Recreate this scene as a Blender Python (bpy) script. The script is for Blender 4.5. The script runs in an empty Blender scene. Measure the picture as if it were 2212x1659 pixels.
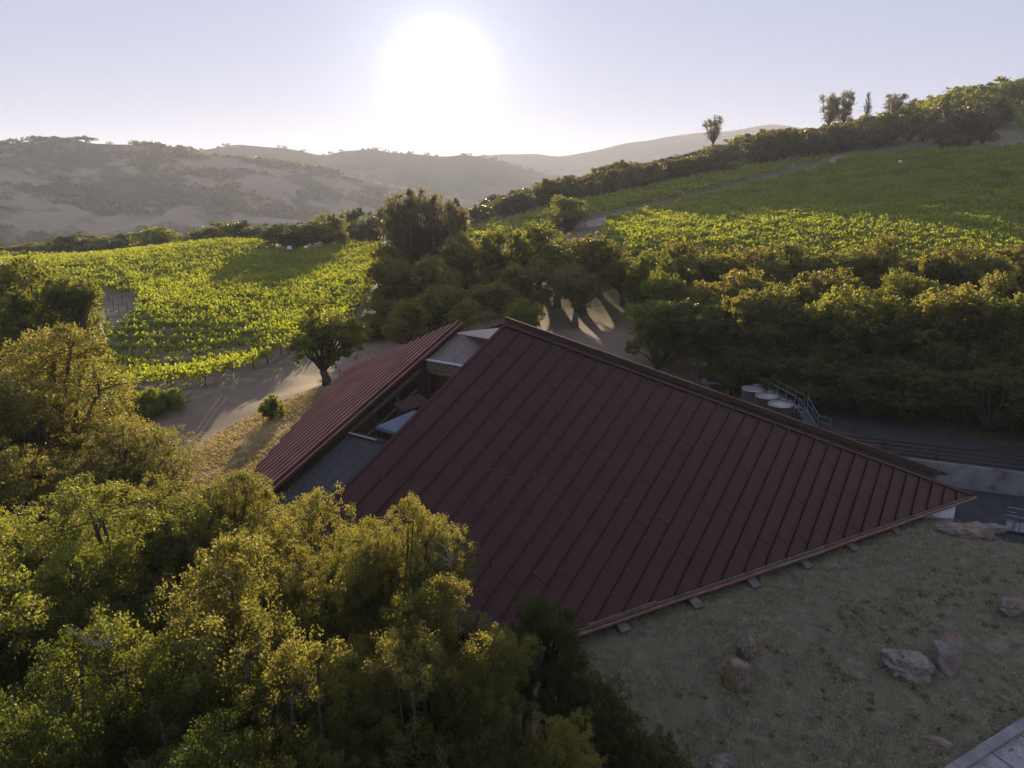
import bpy, bmesh, math, random
import numpy as np
from mathutils import Vector, Matrix
from mathutils.geometry import delaunay_2d_cdt
from mathutils import noise as mnoise

random.seed(7)
R_ = math.radians
scene = bpy.context.scene
COL = scene.collection

# ------------------------------------------------------------------ camera
CAMZ = 20.0
PITCH = R_(15.0)
FPX = 1533.0                     # focal length in pixels of a 2212 px wide frame
cam_d = bpy.data.cameras.new('camera')
cam_d.sensor_width = 36.0
cam_d.lens = 36.0 * FPX / 2212.0
cam_d.clip_start = 0.5
cam_d.clip_end = 20000
cam = bpy.data.objects.new('camera', cam_d)
cam.location = (0, 0, CAMZ)
cam.rotation_euler = (math.pi / 2 - PITCH, 0, 0)
COL.objects.link(cam)
scene.camera = cam

# ------------------------------------------------------------------ sky + sun
SUN_EL = R_(8.6)
SUN_AZ = R_(-5.4)                # from +Y, clockwise positive
SUND = Vector((math.sin(SUN_AZ) * math.cos(SUN_EL), math.cos(SUN_AZ) * math.cos(SUN_EL), math.sin(SUN_EL)))
w = bpy.data.worlds.new("World")
scene.world = w
w.use_nodes = True
nt = w.node_tree
nt.nodes.clear()
N = nt.nodes.new
L = nt.links.new
wout = N('ShaderNodeOutputWorld')
bg = N('ShaderNodeBackground')
sky = N('ShaderNodeTexSky')
sky.sky_type = 'NISHITA'
sky.sun_disc = False
sky.sun_elevation = SUN_EL
sky.sun_rotation = SUN_AZ
sky.altitude = 200
sky.air_density = 1.0
sky.dust_density = 0.4
sky.ozone_density = 2.0
SKY_STRENGTH = 0.05
tc = N('ShaderNodeTexCoord')
dot = N('ShaderNodeVectorMath'); dot.operation = 'DOT_PRODUCT'
nrm = N('ShaderNodeVectorMath'); nrm.operation = 'NORMALIZE'
L(tc.outputs['Generated'], nrm.inputs[0])
L(nrm.outputs[0], dot.inputs[0])
dot.inputs[1].default_value = tuple(SUND)
def powterm(e, k, col):
    mx = N('ShaderNodeMath'); mx.operation = 'MAXIMUM'; L(dot.outputs['Value'], mx.inputs[0]); mx.inputs[1].default_value = 0
    p = N('ShaderNodeMath'); p.operation = 'POWER'; L(mx.outputs[0], p.inputs[0]); p.inputs[1].default_value = e
    m = N('ShaderNodeVectorMath'); m.operation = 'SCALE'; m.inputs[0].default_value = col
    s = N('ShaderNodeMath'); s.operation = 'MULTIPLY'; L(p.outputs[0], s.inputs[0]); s.inputs[1].default_value = k
    L(s.outputs[0], m.inputs['Scale'])
    return m.outputs[0]
def vadd(a, b):
    v = N('ShaderNodeVectorMath'); v.operation = 'ADD'; L(a, v.inputs[0]); L(b, v.inputs[1]); return v.outputs[0]
# thin high veil of pale lavender haze over the blue, and the sun's aureole
veil = N('ShaderNodeMix'); veil.data_type = 'RGBA'; veil.inputs[0].default_value = 0.965
hs = N('ShaderNodeHueSaturation'); hs.inputs['Saturation'].default_value = 0.55
L(sky.outputs[0], hs.inputs['Color'])
L(hs.outputs[0], veil.inputs[6]); veil.inputs[7].default_value = (3.6, 4.2, 6.3, 1)
acc = vadd(veil.outputs[2], powterm(1100.0, 14.0, (1, 0.97, 0.92)))
acc = vadd(acc, powterm(170.0, 2.4, (1, 0.97, 0.98)))
acc = vadd(acc, powterm(45.0, .6, (1.0, 0.97, 1.0)))
L(acc, bg.inputs[0])
bg.inputs[1].default_value = SKY_STRENGTH
L(bg.outputs[0], wout.inputs[0])

sun_d = bpy.data.lights.new('sun', 'SUN')
sun_d.energy = 5.0
sun_d.angle = R_(0.6)
sun_d.color = (1.0, 0.79, 0.48)
sun = bpy.data.objects.new('sun', sun_d)
sun.rotation_euler = SUND.to_track_quat('Z', 'Y').to_euler()
sun.location = (-20, 100, 120)
COL.objects.link(sun)

vs = scene.view_settings
vs.view_transform = 'Standard'
vs.look = 'None'
vs.exposure = 1.2
vs.gamma = 1.0
cy = scene.cycles
cy.max_bounces = 6
cy.diffuse_bounces = 3
cy.glossy_bounces = 2
cy.transmission_bounces = 4
cy.transparent_max_bounces = 6
cy.volume_bounces = 1
cy.sample_clamp_indirect = 6.0
cy.use_denoising = True
HAZE_DENSITY = 0.00018
HAZE_ANISO = 0.30

# ------------------------------------------------------------------ projection helpers (layout measured on a 2212x1659 plan of the view)
cP, sP = math.cos(PITCH), math.sin(PITCH)
def ray(px, py):
    u = (px - 1106.0) / FPX; v = (829.5 - py) / FPX
    return np.array([u, cP + v * sP, v * cP - sP])
def at(px, py, y):
    d = ray(px, py); d = d * (y / d[1]); return np.array([d[0], d[1], d[2] + CAMZ])
def atz(px, py, z):              # z relative to the camera
    d = ray(px, py); d = d * (z / d[2]); return np.array([d[0], d[1], d[2] + CAMZ])

def hash2(ix, iy, seed):
    n = (ix.astype(np.int64) * 374761393 + iy.astype(np.int64) * 668265263 + seed * 1442695041) & 0x7fffffff
    n = ((n ^ (n >> 13)) * 1274126177) & 0x7fffffff
    return ((n ^ (n >> 16)) & 0xffff) / 65535.0
def vnoise(x, y, seed=0):
    x = np.asarray(x, float); y = np.asarray(y, float)
    ix = np.floor(x); iy = np.floor(y); fx = x - ix; fy = y - iy
    fx = fx * fx * (3 - 2 * fx); fy = fy * fy * (3 - 2 * fy)
    a = hash2(ix, iy, seed); b = hash2(ix + 1, iy, seed); c = hash2(ix, iy + 1, seed); d = hash2(ix + 1, iy + 1, seed)
    return (a * (1 - fx) + b * fx) * (1 - fy) + (c * (1 - fx) + d * fx) * fy
def fbm(x, y, seed=0, o=4):
    s = 0; a = 0.5; t = 0
    for k in range(o):
        s = s + a * vnoise(x * 2 ** k, y * 2 ** k, seed + k * 17); t += a; a *= .5
    return s / t
def sstep(a, b, x):
    t = np.clip((x - a) / (b - a), 0, 1); return t * t * (3 - 2 * t)
def in_poly(x, y, poly):
    x = np.asarray(x, float); y = np.asarray(y, float); r = np.zeros(x.shape, bool); n = len(poly)
    for i in range(n):
        x1, y1 = poly[i]; x2, y2 = poly[(i + 1) % n]
        if y1 == y2: continue
        c = ((y1 > y) != (y2 > y)) & (x < (x2 - x1) * (y - y1) / (y2 - y1) + x1)
        r ^= c
    return r
def poly_dist(x, y, poly):
    d = np.full(np.shape(x), 1e9); n = len(poly)
    for i in range(n):
        x1, y1 = poly[i]; x2, y2 = poly[(i + 1) % n]
        dx, dy = x2 - x1, y2 - y1
        t = np.clip(((x - x1) * dx + (y - y1) * dy) / (dx * dx + dy * dy), 0, 1)
        d = np.minimum(d, np.hypot(x - x1 - t * dx, y - y1 - t * dy))
    return np.where(in_poly(x, y, poly), d, -d)

# ------------------------------------------------------------------ terrain heights
CP = []
def g(px, py, y): CP.append(at(px, py, y))
def gz(px, py, z): CP.append(atz(px, py, z))
def gw(x, y, z): CP.append(np.array([x, y, z + CAMZ]))
# lawn by the eave and the bank to the right
gw(2.7, 22.0, -16.0); gw(13, 28, -15.9); gw(22, 32.5, -15.9)
gz(2050, 1130, -15.85); gz(2130, 1160, -15.95); gz(2212, 1300, -16.1); gz(2212, 1560, -16.6); gz(1900, 1300, -16.0)
gz(1500, 1500, -16.4); gz(2070, 1659, -16.7); gz(1300, 1659, -17.2); gw(0, 5, -17.8); gw(20, 0, -17.5); gw(-20, 0, -19)
gw(-10, 15, -17.6); gw(-20, 22, -18.0); gw(-35, 30, -18.2); gw(-45, 10, -20); gw(45, 5, -17.4); gw(40, 20, -16.8)
gw(-14, 30, -15.4); gw(-12, 37, -14.9); gw(-9, 44, -14.6); gw(5, 40, -15.8); gw(5, 33, -15.6); gw(15, 41, -16.0)
# mound left of the corrugated roof and the road
gz(430, 975, -15.8); gz(530, 1000, -15.2); gz(600, 900, -14.9); g(690, 835, 52); gz(640, 855, -14.6)
gz(400, 950, -16.6); gz(550, 860, -15.9); gz(650, 812, -15.6); gz(280, 920, -16.9); gz(780, 750, -15.0); gz(720, 775, -15.3)
gz(400, 868, -15.7); gz(540, 830, -15.3); gz(620, 800, -15.1); gz(330, 890, -16.1)
gz(450, 812, -16.5); gz(330, 838, -16.9); gz(560, 780, -16.1); g(240, 860, 55); g(770, 690, 88); g(600, 750, 70); g(130, 720, 78); g(300, 700, 82); g(500, 640, 103)
g(150, 565, 160); g(500, 530, 165); g(800, 530, 165); g(300, 560, 142); g(650, 600, 122); g(0, 600, 120); g(-200, 620, 110); g(-400, 600, 120)
g(0, 560, 165); g(-300, 565, 165)
gw(-60, 60, -18); gw(-90, 90, -20)
# courtyard and middle trees
gz(1300, 700, -15.0); gz(1350, 760, -15.3); gw(-5, 60, -15.2); gw(-8, 78, -14.8); gw(-15, 105, -13.6); gw(10, 95, -14.0); gw(2, 110, -12.8); gw(-5, 140, -11.6)
gz(1500, 790, -15.7); gz(1740, 850, -15.8); gz(1890, 885, -15.7); gz(1760, 905, -16.0); gz(1860, 935, -15.8); gz(2212, 1003, -15.6); gz(2212, 950, -15.0)
gz(1640, 860, -16.2); gw(35, 62, -14.3); gw(50, 60, -13.5); gw(48, 45, -14.6); gw(70, 40, -15)
# right field
g(1290, 540, 125); g(1270, 480, 170); g(1830, 335, 232); g(2180, 320, 215); g(2212, 560, 100); g(1500, 560, 110); g(1800, 450, 165)
g(2200, 450, 146); g(1600, 370, 225); g(1100, 470, 205); g(1300, 410, 240); g(2500, 480, 140); g(2500, 340, 190); g(2600, 600, 90); g(1800, 540, 112)
g(1500, 440, 185); g(2000, 380, 190)
g(2212, 300, 245); g(2212, 238, 300); g(2500, 230, 290)
# wooded ridge (ground, below the crowns)
g(1180, 448, 262); g(1300, 424, 285); g(1500, 382, 290); g(1700, 340, 292); g(1780, 318, 290); g(1900, 288, 310); g(2050, 228, 345); g(2212, 182, 372); g(2500, 120, 380); g(2900, 100, 380)
g(1100, 468, 250); g(1000, 480, 235)
# beyond
gw(-250, 190, -22); gw(-120, 195, -17); gw(-60, 200, -15); gw(-20, 200, -12); gw(-260, 300, -40); gw(-100, 300, -38); gw(0, 300, -30); gw(60, 330, -26)
gw(120, 380, -14); gw(200, 420, 10); gw(300, 480, 30); gw(420, 480, 45); gw(-100, 440, -62); gw(60, 460, -58); gw(200, 520, -40); gw(330, 600, -10)
gw(-320, 60, -24); gw(-300, -60, -26); gw(0, -80, -22); gw(200, -60, -18); gw(350, 60, 10); gw(420, 220, 50)
CPA = np.array(CP)
XS = 100.0
def _k(r2): return np.where(r2 > 1e-12, 0.5 * r2 * np.log(np.maximum(r2, 1e-12)), 0)
cx, cyy, cz = CPA[:, 0] / XS, CPA[:, 1] / XS, CPA[:, 2]
n_ = len(CPA)
K = _k((cx[:, None] - cx[None]) ** 2 + (cyy[:, None] - cyy[None]) ** 2) + np.eye(n_) * 2e-4
PM = np.stack([np.ones(n_), cx, cyy], 1)
A_ = np.block([[K, PM], [PM.T, np.zeros((3, 3))]])
sol = np.linalg.solve(A_, np.concatenate([cz, np.zeros(3)]))
LOWER = [(10, 45.9), (25.4, 39.6), (29.5, 37.9), (62, 24.5), (62, 8), (36, 22), (30.5, 27.2), (26.5, 29.4), (23.6, 31.6), (22.6, 33.5), (17, 34.5), (8, 39)]
def H(x, y):
    x = np.asarray(x, float); y = np.asarray(y, float); sh = x.shape
    xf = x.ravel(); yf = y.ravel()
    xc = np.clip(xf, -340, 440); yc = np.clip(yf, -90, 620)
    out = np.empty(len(xf))
    for s in range(0, len(xf), 40000):
        a = xc[s:s + 40000] / XS; b = yc[s:s + 40000] / XS
        k = _k((a[:, None] - cx[None]) ** 2 + (b[:, None] - cyy[None]) ** 2)
        out[s:s + 40000] = k @ sol[:n_] + sol[n_] + sol[n_ + 1] * a + sol[n_ + 2] * b
    d = np.hypot(xf - xc, yf - yc)
    wgt = sstep(0, 400, d)
    out = out * (1 - wgt) + (-48.0) * wgt
    far = sstep(60, 200, yf)
    out += (fbm(xf / 30, yf / 30, 3) - .5) * 1.2 * far
    near = (xf > 0) & (xf < 70) & (yf > 0) & (yf < 55)
    if near.any():
        pd = poly_dist(xf[near], yf[near], LOWER)
        t = sstep(-0.65, -0.12, pd)
        out[near] = out[near] * (1 - t) + (-16.9 + CAMZ) * t
    return out.reshape(sh)
def h1(x, y): return float(H(np.array([x]), np.array([y]))[0])
_ys = np.concatenate([np.arange(8, 130, 0.25), np.arange(130, 520, 1.0)])
def hit(px, py):
    d = ray(px, py)
    xs = d[0] / d[1] * _ys; zs = CAMZ + d[2] / d[1] * _ys
    hh = H(xs, _ys)
    b = np.nonzero(zs < hh)[0]
    i = b[0] if len(b) else len(_ys) - 1
    if i > 0:
        f0 = zs[i - 1] - hh[i - 1]; f1 = zs[i] - hh[i]
        t = f0 / (f0 - f1 + 1e-9); t = min(max(t, 0), 1)
        y = _ys[i - 1] + t * (_ys[i] - _ys[i - 1])
    else: y = _ys[0]
    x = d[0] / d[1] * y
    return np.array([x, y, h1(x, y)])
def hits(pts): return [tuple(hit(*p)[:2]) for p in pts]

# ------------------------------------------------------------------ material helpers
def mat(name):
    m = bpy.data.materials.new(name); m.use_nodes = True
    nt = m.node_tree; nt.nodes.clear()
    o = nt.nodes.new('ShaderNodeOutputMaterial')
    return m, nt, o
def nn(nt, t, **kw):
    n = nt.nodes.new(t)
    for k, v in kw.items(): setattr(n, k, v)
    return n
def c4(c): return (c[0], c[1], c[2], 1)
def simple(name, c1, c2=None, scale=3.0, rough=.7, metal=0.0, bump=0.0, bscale=None, spec=.4, c3=None, s3=.6, t3=.55):
    m, nt, o = mat(name)
    p = nn(nt, 'ShaderNodeBsdfPrincipled')
    p.inputs['Roughness'].default_value = rough; p.inputs['Metallic'].default_value = metal
    p.inputs['Specular IOR Level'].default_value = spec
    geo = nn(nt, 'ShaderNodeNewGeometry')
    c2 = c2 or tuple(v * .6 for v in c1)
    nz = nn(nt, 'ShaderNodeTexNoise'); nz.inputs['Scale'].default_value = scale; nz.inputs['Detail'].default_value = 7
    nt.links.new(geo.outputs['Position'], nz.inputs['Vector'])
    cr = nn(nt, 'ShaderNodeValToRGB'); cr.color_ramp.elements[0].position = .32; cr.color_ramp.elements[1].position = .68
    cr.color_ramp.elements[0].color = c4(c2); cr.color_ramp.elements[1].color = c4(c1)
    nt.links.new(nz.outputs[0], cr.inputs[0])
    col = cr.outputs[0]
    if c3:
        n3 = nn(nt, 'ShaderNodeTexNoise'); n3.inputs['Scale'].default_value = s3; n3.inputs['Detail'].default_value = 6
        nt.links.new(geo.outputs['Position'], n3.inputs['Vector'])
        r3 = nn(nt, 'ShaderNodeValToRGB'); r3.color_ramp.elements[0].position = t3 - .06; r3.color_ramp.elements[1].position = t3 + .06
        nt.links.new(n3.outputs[0], r3.inputs[0])
        mx = nn(nt, 'ShaderNodeMix', data_type='RGBA'); nt.links.new(r3.outputs[0], mx.inputs[0])
        nt.links.new(col, mx.inputs[6]); mx.inputs[7].default_value = c4(c3); col = mx.outputs[2]
    nt.links.new(col, p.inputs['Base Color'])
    if bump:
        nb = nn(nt, 'ShaderNodeTexNoise'); nb.inputs['Scale'].default_value = bscale or scale * 6; nb.inputs['Detail'].default_value = 5
        nt.links.new(geo.outputs['Position'], nb.inputs['Vector'])
        b = nn(nt, 'ShaderNodeBump'); b.inputs['Strength'].default_value = bump; b.inputs['Distance'].default_value = .06
        nt.links.new(nb.outputs[0], b.inputs['Height']); nt.links.new(b.outputs[0], p.inputs['Normal'])
    nt.links.new(p.outputs[0], o.inputs[0])
    return m
def leafmat(name, ca, cb, trans, tmix=.42, rough=.42, spec=.5, nscale=.35):
    m, nt, o = mat(name)
    geo = nn(nt, 'ShaderNodeNewGeometry'); oi = nn(nt, 'ShaderNodeObjectInfo')
    nz = nn(nt, 'ShaderNodeTexNoise'); nz.inputs['Scale'].default_value = nscale; nz.inputs['Detail'].default_value = 3
    nt.links.new(geo.outputs['Position'], nz.inputs['Vector'])
    a = nn(nt, 'ShaderNodeMath', operation='MULTIPLY_ADD'); nt.links.new(geo.outputs['Random Per Island'], a.inputs[0]); a.inputs[1].default_value = .45
    nt.links.new(nz.outputs[0], a.inputs[2])
    ca = tuple(v * .78 for v in ca); cb = tuple(v * .78 for v in cb); trans = tuple(v * 1.38 for v in trans)
    a2 = nn(nt, 'ShaderNodeMath', operation='MULTIPLY_ADD'); nt.links.new(oi.outputs['Random'], a2.inputs[0]); a2.inputs[1].default_value = .2; nt.links.new(a.outputs[0], a2.inputs[2])
    s = nn(nt, 'ShaderNodeMapRange'); s.inputs[1].default_value = .45; s.inputs[2].default_value = 1.15; nt.links.new(a2.outputs[0], s.inputs[0])
    mx = nn(nt, 'ShaderNodeMix', data_type='RGBA'); nt.links.new(s.outputs[0], mx.inputs[0]); mx.inputs[6].default_value = c4(ca); mx.inputs[7].default_value = c4(cb)
    p = nn(nt, 'ShaderNodeBsdfPrincipled'); p.inputs['Roughness'].default_value = rough; p.inputs['Specular IOR Level'].default_value = spec
    nt.links.new(mx.outputs[2], p.inputs['Base Color'])
    tr = nn(nt, 'ShaderNodeBsdfTranslucent')
    m2 = nn(nt, 'ShaderNodeMix', data_type='RGBA', blend_type='MULTIPLY'); m2.inputs[0].default_value = 1
    nt.links.new(mx.outputs[2], m2.inputs[6]); m2.inputs[7].default_value = c4(trans)
    nt.links.new(m2.outputs[2], tr.inputs[0])
    ms = nn(nt, 'ShaderNodeMixShader'); ms.inputs[0].default_value = tmix
    nt.links.new(p.outputs[0], ms.inputs[1]); nt.links.new(tr.outputs[0], ms.inputs[2])
    nt.links.new(ms.outputs[0], o.inputs[0])
    return m

M_oak = leafmat('oak_leaf', (.052, .062, .021), (.124, .124, .044), (3.7, 3.15, 1.5), tmix=.5, rough=.5, spec=.28)
M_oakg = leafmat('oak_leaf_green', (.052, .067, .020), (.122, .133, .040), (3.7, 3.3, 1.4), tmix=.5, rough=.5, spec=.28)
M_olive = leafmat('olive_leaf', (.058, .068, .024), (.134, .132, .047), (3.7, 3.15, 1.5), tmix=.5, rough=.5, spec=.28)
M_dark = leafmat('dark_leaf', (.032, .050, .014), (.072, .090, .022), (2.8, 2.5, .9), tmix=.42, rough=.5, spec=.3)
M_pine = leafmat('pine_needle', (.085, .085, .048), (.17, .16, .10), (2.2, 1.9, 1.3), tmix=.42, rough=.5, spec=.3)
M_vine = leafmat('vine_leaf', (.058, .088, .018), (.145, .178, .036), (4.25, 3.6, 1.2), tmix=.55, rough=.5, spec=.4, nscale=.15)
M_yel = leafmat('yellow_leaf', (.13, .13, .03), (.22, .20, .05), (2.2, 1.9, .8), tmix=.5)
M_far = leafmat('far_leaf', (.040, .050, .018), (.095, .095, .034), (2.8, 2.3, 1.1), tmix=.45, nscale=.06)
M_bark = simple('bark', (.10, .08, .06), (.045, .035, .028), 6, .9, bump=.6)
M_barkg = simple('grey_bark', (.22, .19, .16), (.10, .085, .07), 6, .9, bump=.6)
M_ground = simple('dry_ground', (.20, .155, .09), (.10, .08, .042), .8, .95, bump=.6, bscale=8, c3=(.10, .11, .035), s3=.12, t3=.58)
M_lawn = simple('dry_lawn', (.175, .145, .09), (.085, .075, .045), 2.2, .95, bump=.8, bscale=22, c3=(.115, .112, .058), s3=.8, t3=.56)
M_soil = simple('vineyard_soil', (.20, .135, .085), (.11, .075, .045), 1.2, .95, bump=.7, bscale=6, c3=(.14, .12, .05), s3=.35, t3=.6)
M_mound = simple('golden_grass', (.50, .37, .18), (.30, .22, .10), 1.6, .9, bump=.9, bscale=12, c3=(.20, .19, .07), s3=.6, t3=.6)
M_road = simple('gravel_road', (.215, .150, .095), (.15, .108, .070), 0.7, .9, bump=.4, bscale=10, c3=(.175, .122, .078), s3=.25, t3=.55)
M_asph = simple('asphalt', (.036, .035, .036), (.02, .02, .021), 1.5, .9, bump=.3, bscale=20)
M_conc = simple('concrete', (.25, .24, .225), (.15, .148, .14), 1.3, .85, bump=.2, c3=(.09, .085, .07), s3=.9, t3=.62)
M_pave = simple('paving', (.30, .285, .27), (.22, .21, .20), 2.2, .85, bump=.15)
M_white = simple('white_wall', (.75, .74, .72), (.62, .61, .60), 1.5, .8)
M_roof = simple('rust_red_metal', (.066, .0205, .0150), (.046, .0158, .0120), 1.1, .55, metal=.10, bump=.10, bscale=9, spec=.25, c3=(.054, .0205, .0160), s3=.9, t3=.58)
M_roofc = simple('rust_red_corrugated', (.340, .130, .085), (.22, .08, .055), .9, .32, metal=.6, spec=.5)  # brightened red; on the rib tops it paints the sun highlight
M_ribshade = simple('painted_rib_shade', (.030, .013, .011), (.020, .010, .009), .9, .6, metal=.1, spec=.3)  # dark tone that paints the shade in the grooves and rib feet
M_seam = simple('seam_metal', (.022, .010, .010), (.014, .008, .008), 2, .45, metal=.4)
M_clip = simple('copper_clip', (.55, .20, .10), (.35, .12, .07), 8, .5, metal=.5)
M_gutter = simple('red_gutter', (.20, .06, .045), (.12, .05, .04), 2.5, .55, c3=(.13, .11, .09), s3=1.5, t3=.57)
M_timber = simple('weathered_timber', (.20, .15, .09), (.10, .075, .045), 4, .85, bump=.3)
M_gwood = simple('grey_board', (.15, .13, .11), (.09, .078, .065), 4, .85)
M_dtimber = simple('dark_timber', (.05, .036, .022), (.025, .018, .012), 4, .8, bump=.3)
M_brown = simple('brown_cladding', (.085, .05, .035), (.05, .03, .022), 2, .8, bump=.2)
M_steel = simple('stainless_steel', (.42, .39, .37), (.30, .28, .27), 1.6, .32, metal=.6)
M_galv = simple('galvanised_steel', (.24, .25, .265), (.16, .17, .18), 6, .45, metal=.6)
M_flash = simple('pale_flashing', (.62, .62, .66), (.45, .45, .48), 3, .45, metal=.3)
M_memb = simple('pinkish_membrane', (.62, .40, .36), (.48, .40, .39), 1.3, .45)
M_glass = simple('dark_glass', (.02, .022, .026), (.015, .016, .02), 1, .08, spec=.8)
M_fence = simple('stained_fence_wood', (.055, .038, .03), (.03, .02, .016), 3, .8)
M_plas = simple('white_plastic', (.82, .82, .84), (.74, .74, .76), 3, .5)
M_canvas = simple('pale_blue_canvas', (.12, .15, .185), (.095, .12, .15), 1.5, .7)
M_rockm = simple('lichen_rock', (.25, .20, .145), (.11, .09, .065), 2.3, .9, bump=1.0, bscale=9, c3=(.215, .13, .055), s3=1.6, t3=.56)
M_rockg = simple('grey_rock', (.27, .235, .19), (.12, .10, .08), 2.6, .9, bump=1.0, bscale=9, c3=(.24, .125, .075), s3=1.7, t3=.59)
M_straw = simple('straw', (.38, .33, .20), (.17, .15, .085), 3, .9)
M_gold = leafmat('golden_straw', (.38, .29, .145), (.60, .48, .26), (1.05, 1.0, .85), tmix=.5, rough=.6, spec=.2)
def shingle(name, ca, cb, rough=.7):
    m, nt, o = mat(name)
    tcn = nn(nt, 'ShaderNodeTexCoord'); br = nn(nt, 'ShaderNodeTexBrick')
    nt.links.new(tcn.outputs['UV'], br.inputs['Vector'])
    br.inputs['Color1'].default_value = c4(ca); br.inputs['Color2'].default_value = c4(cb); br.inputs['Mortar'].default_value = (.01, .01, .01, 1)
    br.inputs['Scale'].default_value = 1; br.inputs['Brick Width'].default_value = .24; br.inputs['Row Height'].default_value = .15; br.inputs['Mortar Size'].default_value = .014
    p = nn(nt, 'ShaderNodeBsdfPrincipled'); p.inputs['Roughness'].default_value = rough
    nt.links.new(br.outputs[0], p.inputs['Base Color'])
    b = nn(nt, 'ShaderNodeBump'); b.inputs['Strength'].default_value = .8; b.inputs['Distance'].default_value = .03; b.invert = True
    nt.links.new(br.outputs[1], b.inputs['Height']); nt.links.new(b.outputs[0], p.inputs['Normal'])
    nt.links.new(p.outputs[0], o.inputs[0]); return m
M_sh1 = shingle('brown_shingle', (.24, .16, .14), (.15, .10, .09), .45)  # lighter brown and smoother than the grey shingle
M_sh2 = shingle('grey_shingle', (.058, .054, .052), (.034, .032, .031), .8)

# ------------------------------------------------------------------ object helpers
def tag(o, label=None, cat=None, group=None, kind=None):
    if label: o['label'] = label
    if cat: o['category'] = cat
    if group: o['group'] = group
    if kind: o['kind'] = kind
    return o
def empty(name, loc, label, cat, group=None):
    o = bpy.data.objects.new(name, None); o.location = tuple(loc); o.empty_display_size = .5
    COL.objects.link(o); return tag(o, label, cat, group)
def link(name, me, parent=None, world=True):
    o = bpy.data.objects.new(name, me); COL.objects.link(o)
    if parent is not None:
        o.parent = parent
        if world: o.location = -parent_loc(parent)
    return o
def parent_loc(p):
    v = Vector(p.location)
    while p.parent: p = p.parent; v = v + Vector(p.location)
    return v
def mesh_np(name, V, F, m, smooth=False):
    V = np.asarray(V, np.float32).reshape(-1, 3); F = np.asarray(F, np.int32)
    k = F.shape[1]
    me = bpy.data.meshes.new(name)
    me.vertices.add(len(V)); me.vertices.foreach_set('co', V.ravel())
    me.loops.add(F.size); me.loops.foreach_set('vertex_index', F.ravel())
    me.polygons.add(len(F)); me.polygons.foreach_set('loop_start', np.arange(0, F.size, k, dtype=np.int32))
    if smooth: me.polygons.foreach_set('use_smooth', np.ones(len(F), bool))
    me.materials.append(m)
    me.update(calc_edges=True)
    return me
class MB:
    def __init__(s): s.v = []; s.f = []
    def add(s, vs, fs):
        b = len(s.v); s.v += [tuple(map(float, p)) for p in vs]; s.f += [tuple(b + i for i in f) for f in fs]
    def prism(s, poly, vec):
        n = len(poly); p2 = [np.array(p, float) + np.array(vec, float) for p in poly]
        fs = [tuple(range(n)), tuple(range(2 * n - 1, n - 1, -1))] + [(i, n + i, n + (i + 1) % n, (i + 1) % n)[::-1] for i in range(n)]
        s.add(list(poly) + p2, fs)
    def bar(s, p, q, w_, h_, up=(0, 0, 1)):
        p = Vector(p); q = Vector(q); d = (q - p).normalized(); u = Vector(up)
        if abs(d.dot(u)) > .98: u = Vector((1, 0, 0))
        r = d.cross(u).normalized(); u = r.cross(d).normalized()
        a = r * w_ / 2; b = u * h_ / 2
        c = [p - a - b, p + a - b, p + a + b, p - a + b]
        s.prism([tuple(x) for x in c], tuple(q - p))
    def box(s, c, sx, sy, sz, rz=0):
        ca, sa = math.cos(rz), math.sin(rz)
        pts = [(c[0] + ca * x - sa * y, c[1] + sa * x + ca * y, c[2]) for x, y in ((-sx / 2, -sy / 2), (sx / 2, -sy / 2), (sx / 2, sy / 2), (-sx / 2, sy / 2))]
        s.prism(pts, (0, 0, sz))
    def tube(s, pts, rad, n=6, cap=True):
        pts = [Vector(p) for p in pts]
        if not hasattr(rad, '__len__'): rad = [rad] * len(pts)
        b0 = len(s.v); vs = []; prev = None
        for i, p in enumerate(pts):
            d = (pts[min(i + 1, len(pts) - 1)] - pts[max(i - 1, 0)]).normalized()
            if prev is None:
                u = Vector((0, 0, 1)) if abs(d.z) < .9 else Vector((1, 0, 0))
                r = d.cross(u).normalized()
            else: r = (prev - d * prev.dot(d)).normalized()
            prev = r; t = d.cross(r)
            for k in range(n):
                a = 2 * math.pi * k / n
                vs.append(p + (r * math.cos(a) + t * math.sin(a)) * rad[i])
        fs = []
        for i in range(len(pts) - 1):
            for k in range(n):
                fs.append((i * n + k, i * n + (k + 1) % n, (i + 1) * n + (k + 1) % n, (i + 1) * n + k))
        if cap: fs.append(tuple(range(n - 1, -1, -1))); fs.append(tuple((len(pts) - 1) * n + k for k in range(n)))
        s.add(vs, fs)
    def mesh(s, name, m, smooth=False):
        me = bpy.data.meshes.new(name); me.from_pydata(s.v, [], s.f); me.materials.append(m)
        bm = bmesh.new(); bm.from_mesh(me); bmesh.ops.recalc_face_normals(bm, faces=bm.faces); bm.to_mesh(me); bm.free()
        if smooth: me.polygons.foreach_set('use_smooth', [True] * len(me.polygons))
        return me
    def build(s, name, m, parent=None, smooth=False):
        return link(name, s.mesh(name, m, smooth), parent)
ORD = ['first', 'second', 'third', 'fourth', 'fifth', 'sixth', 'seventh', 'eighth', 'ninth', 'tenth', 'eleventh', 'twelfth', 'thirteenth', 'fourteenth', 'fifteenth',
       'sixteenth', 'seventeenth', 'eighteenth', 'nineteenth', 'twentieth']

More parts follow.
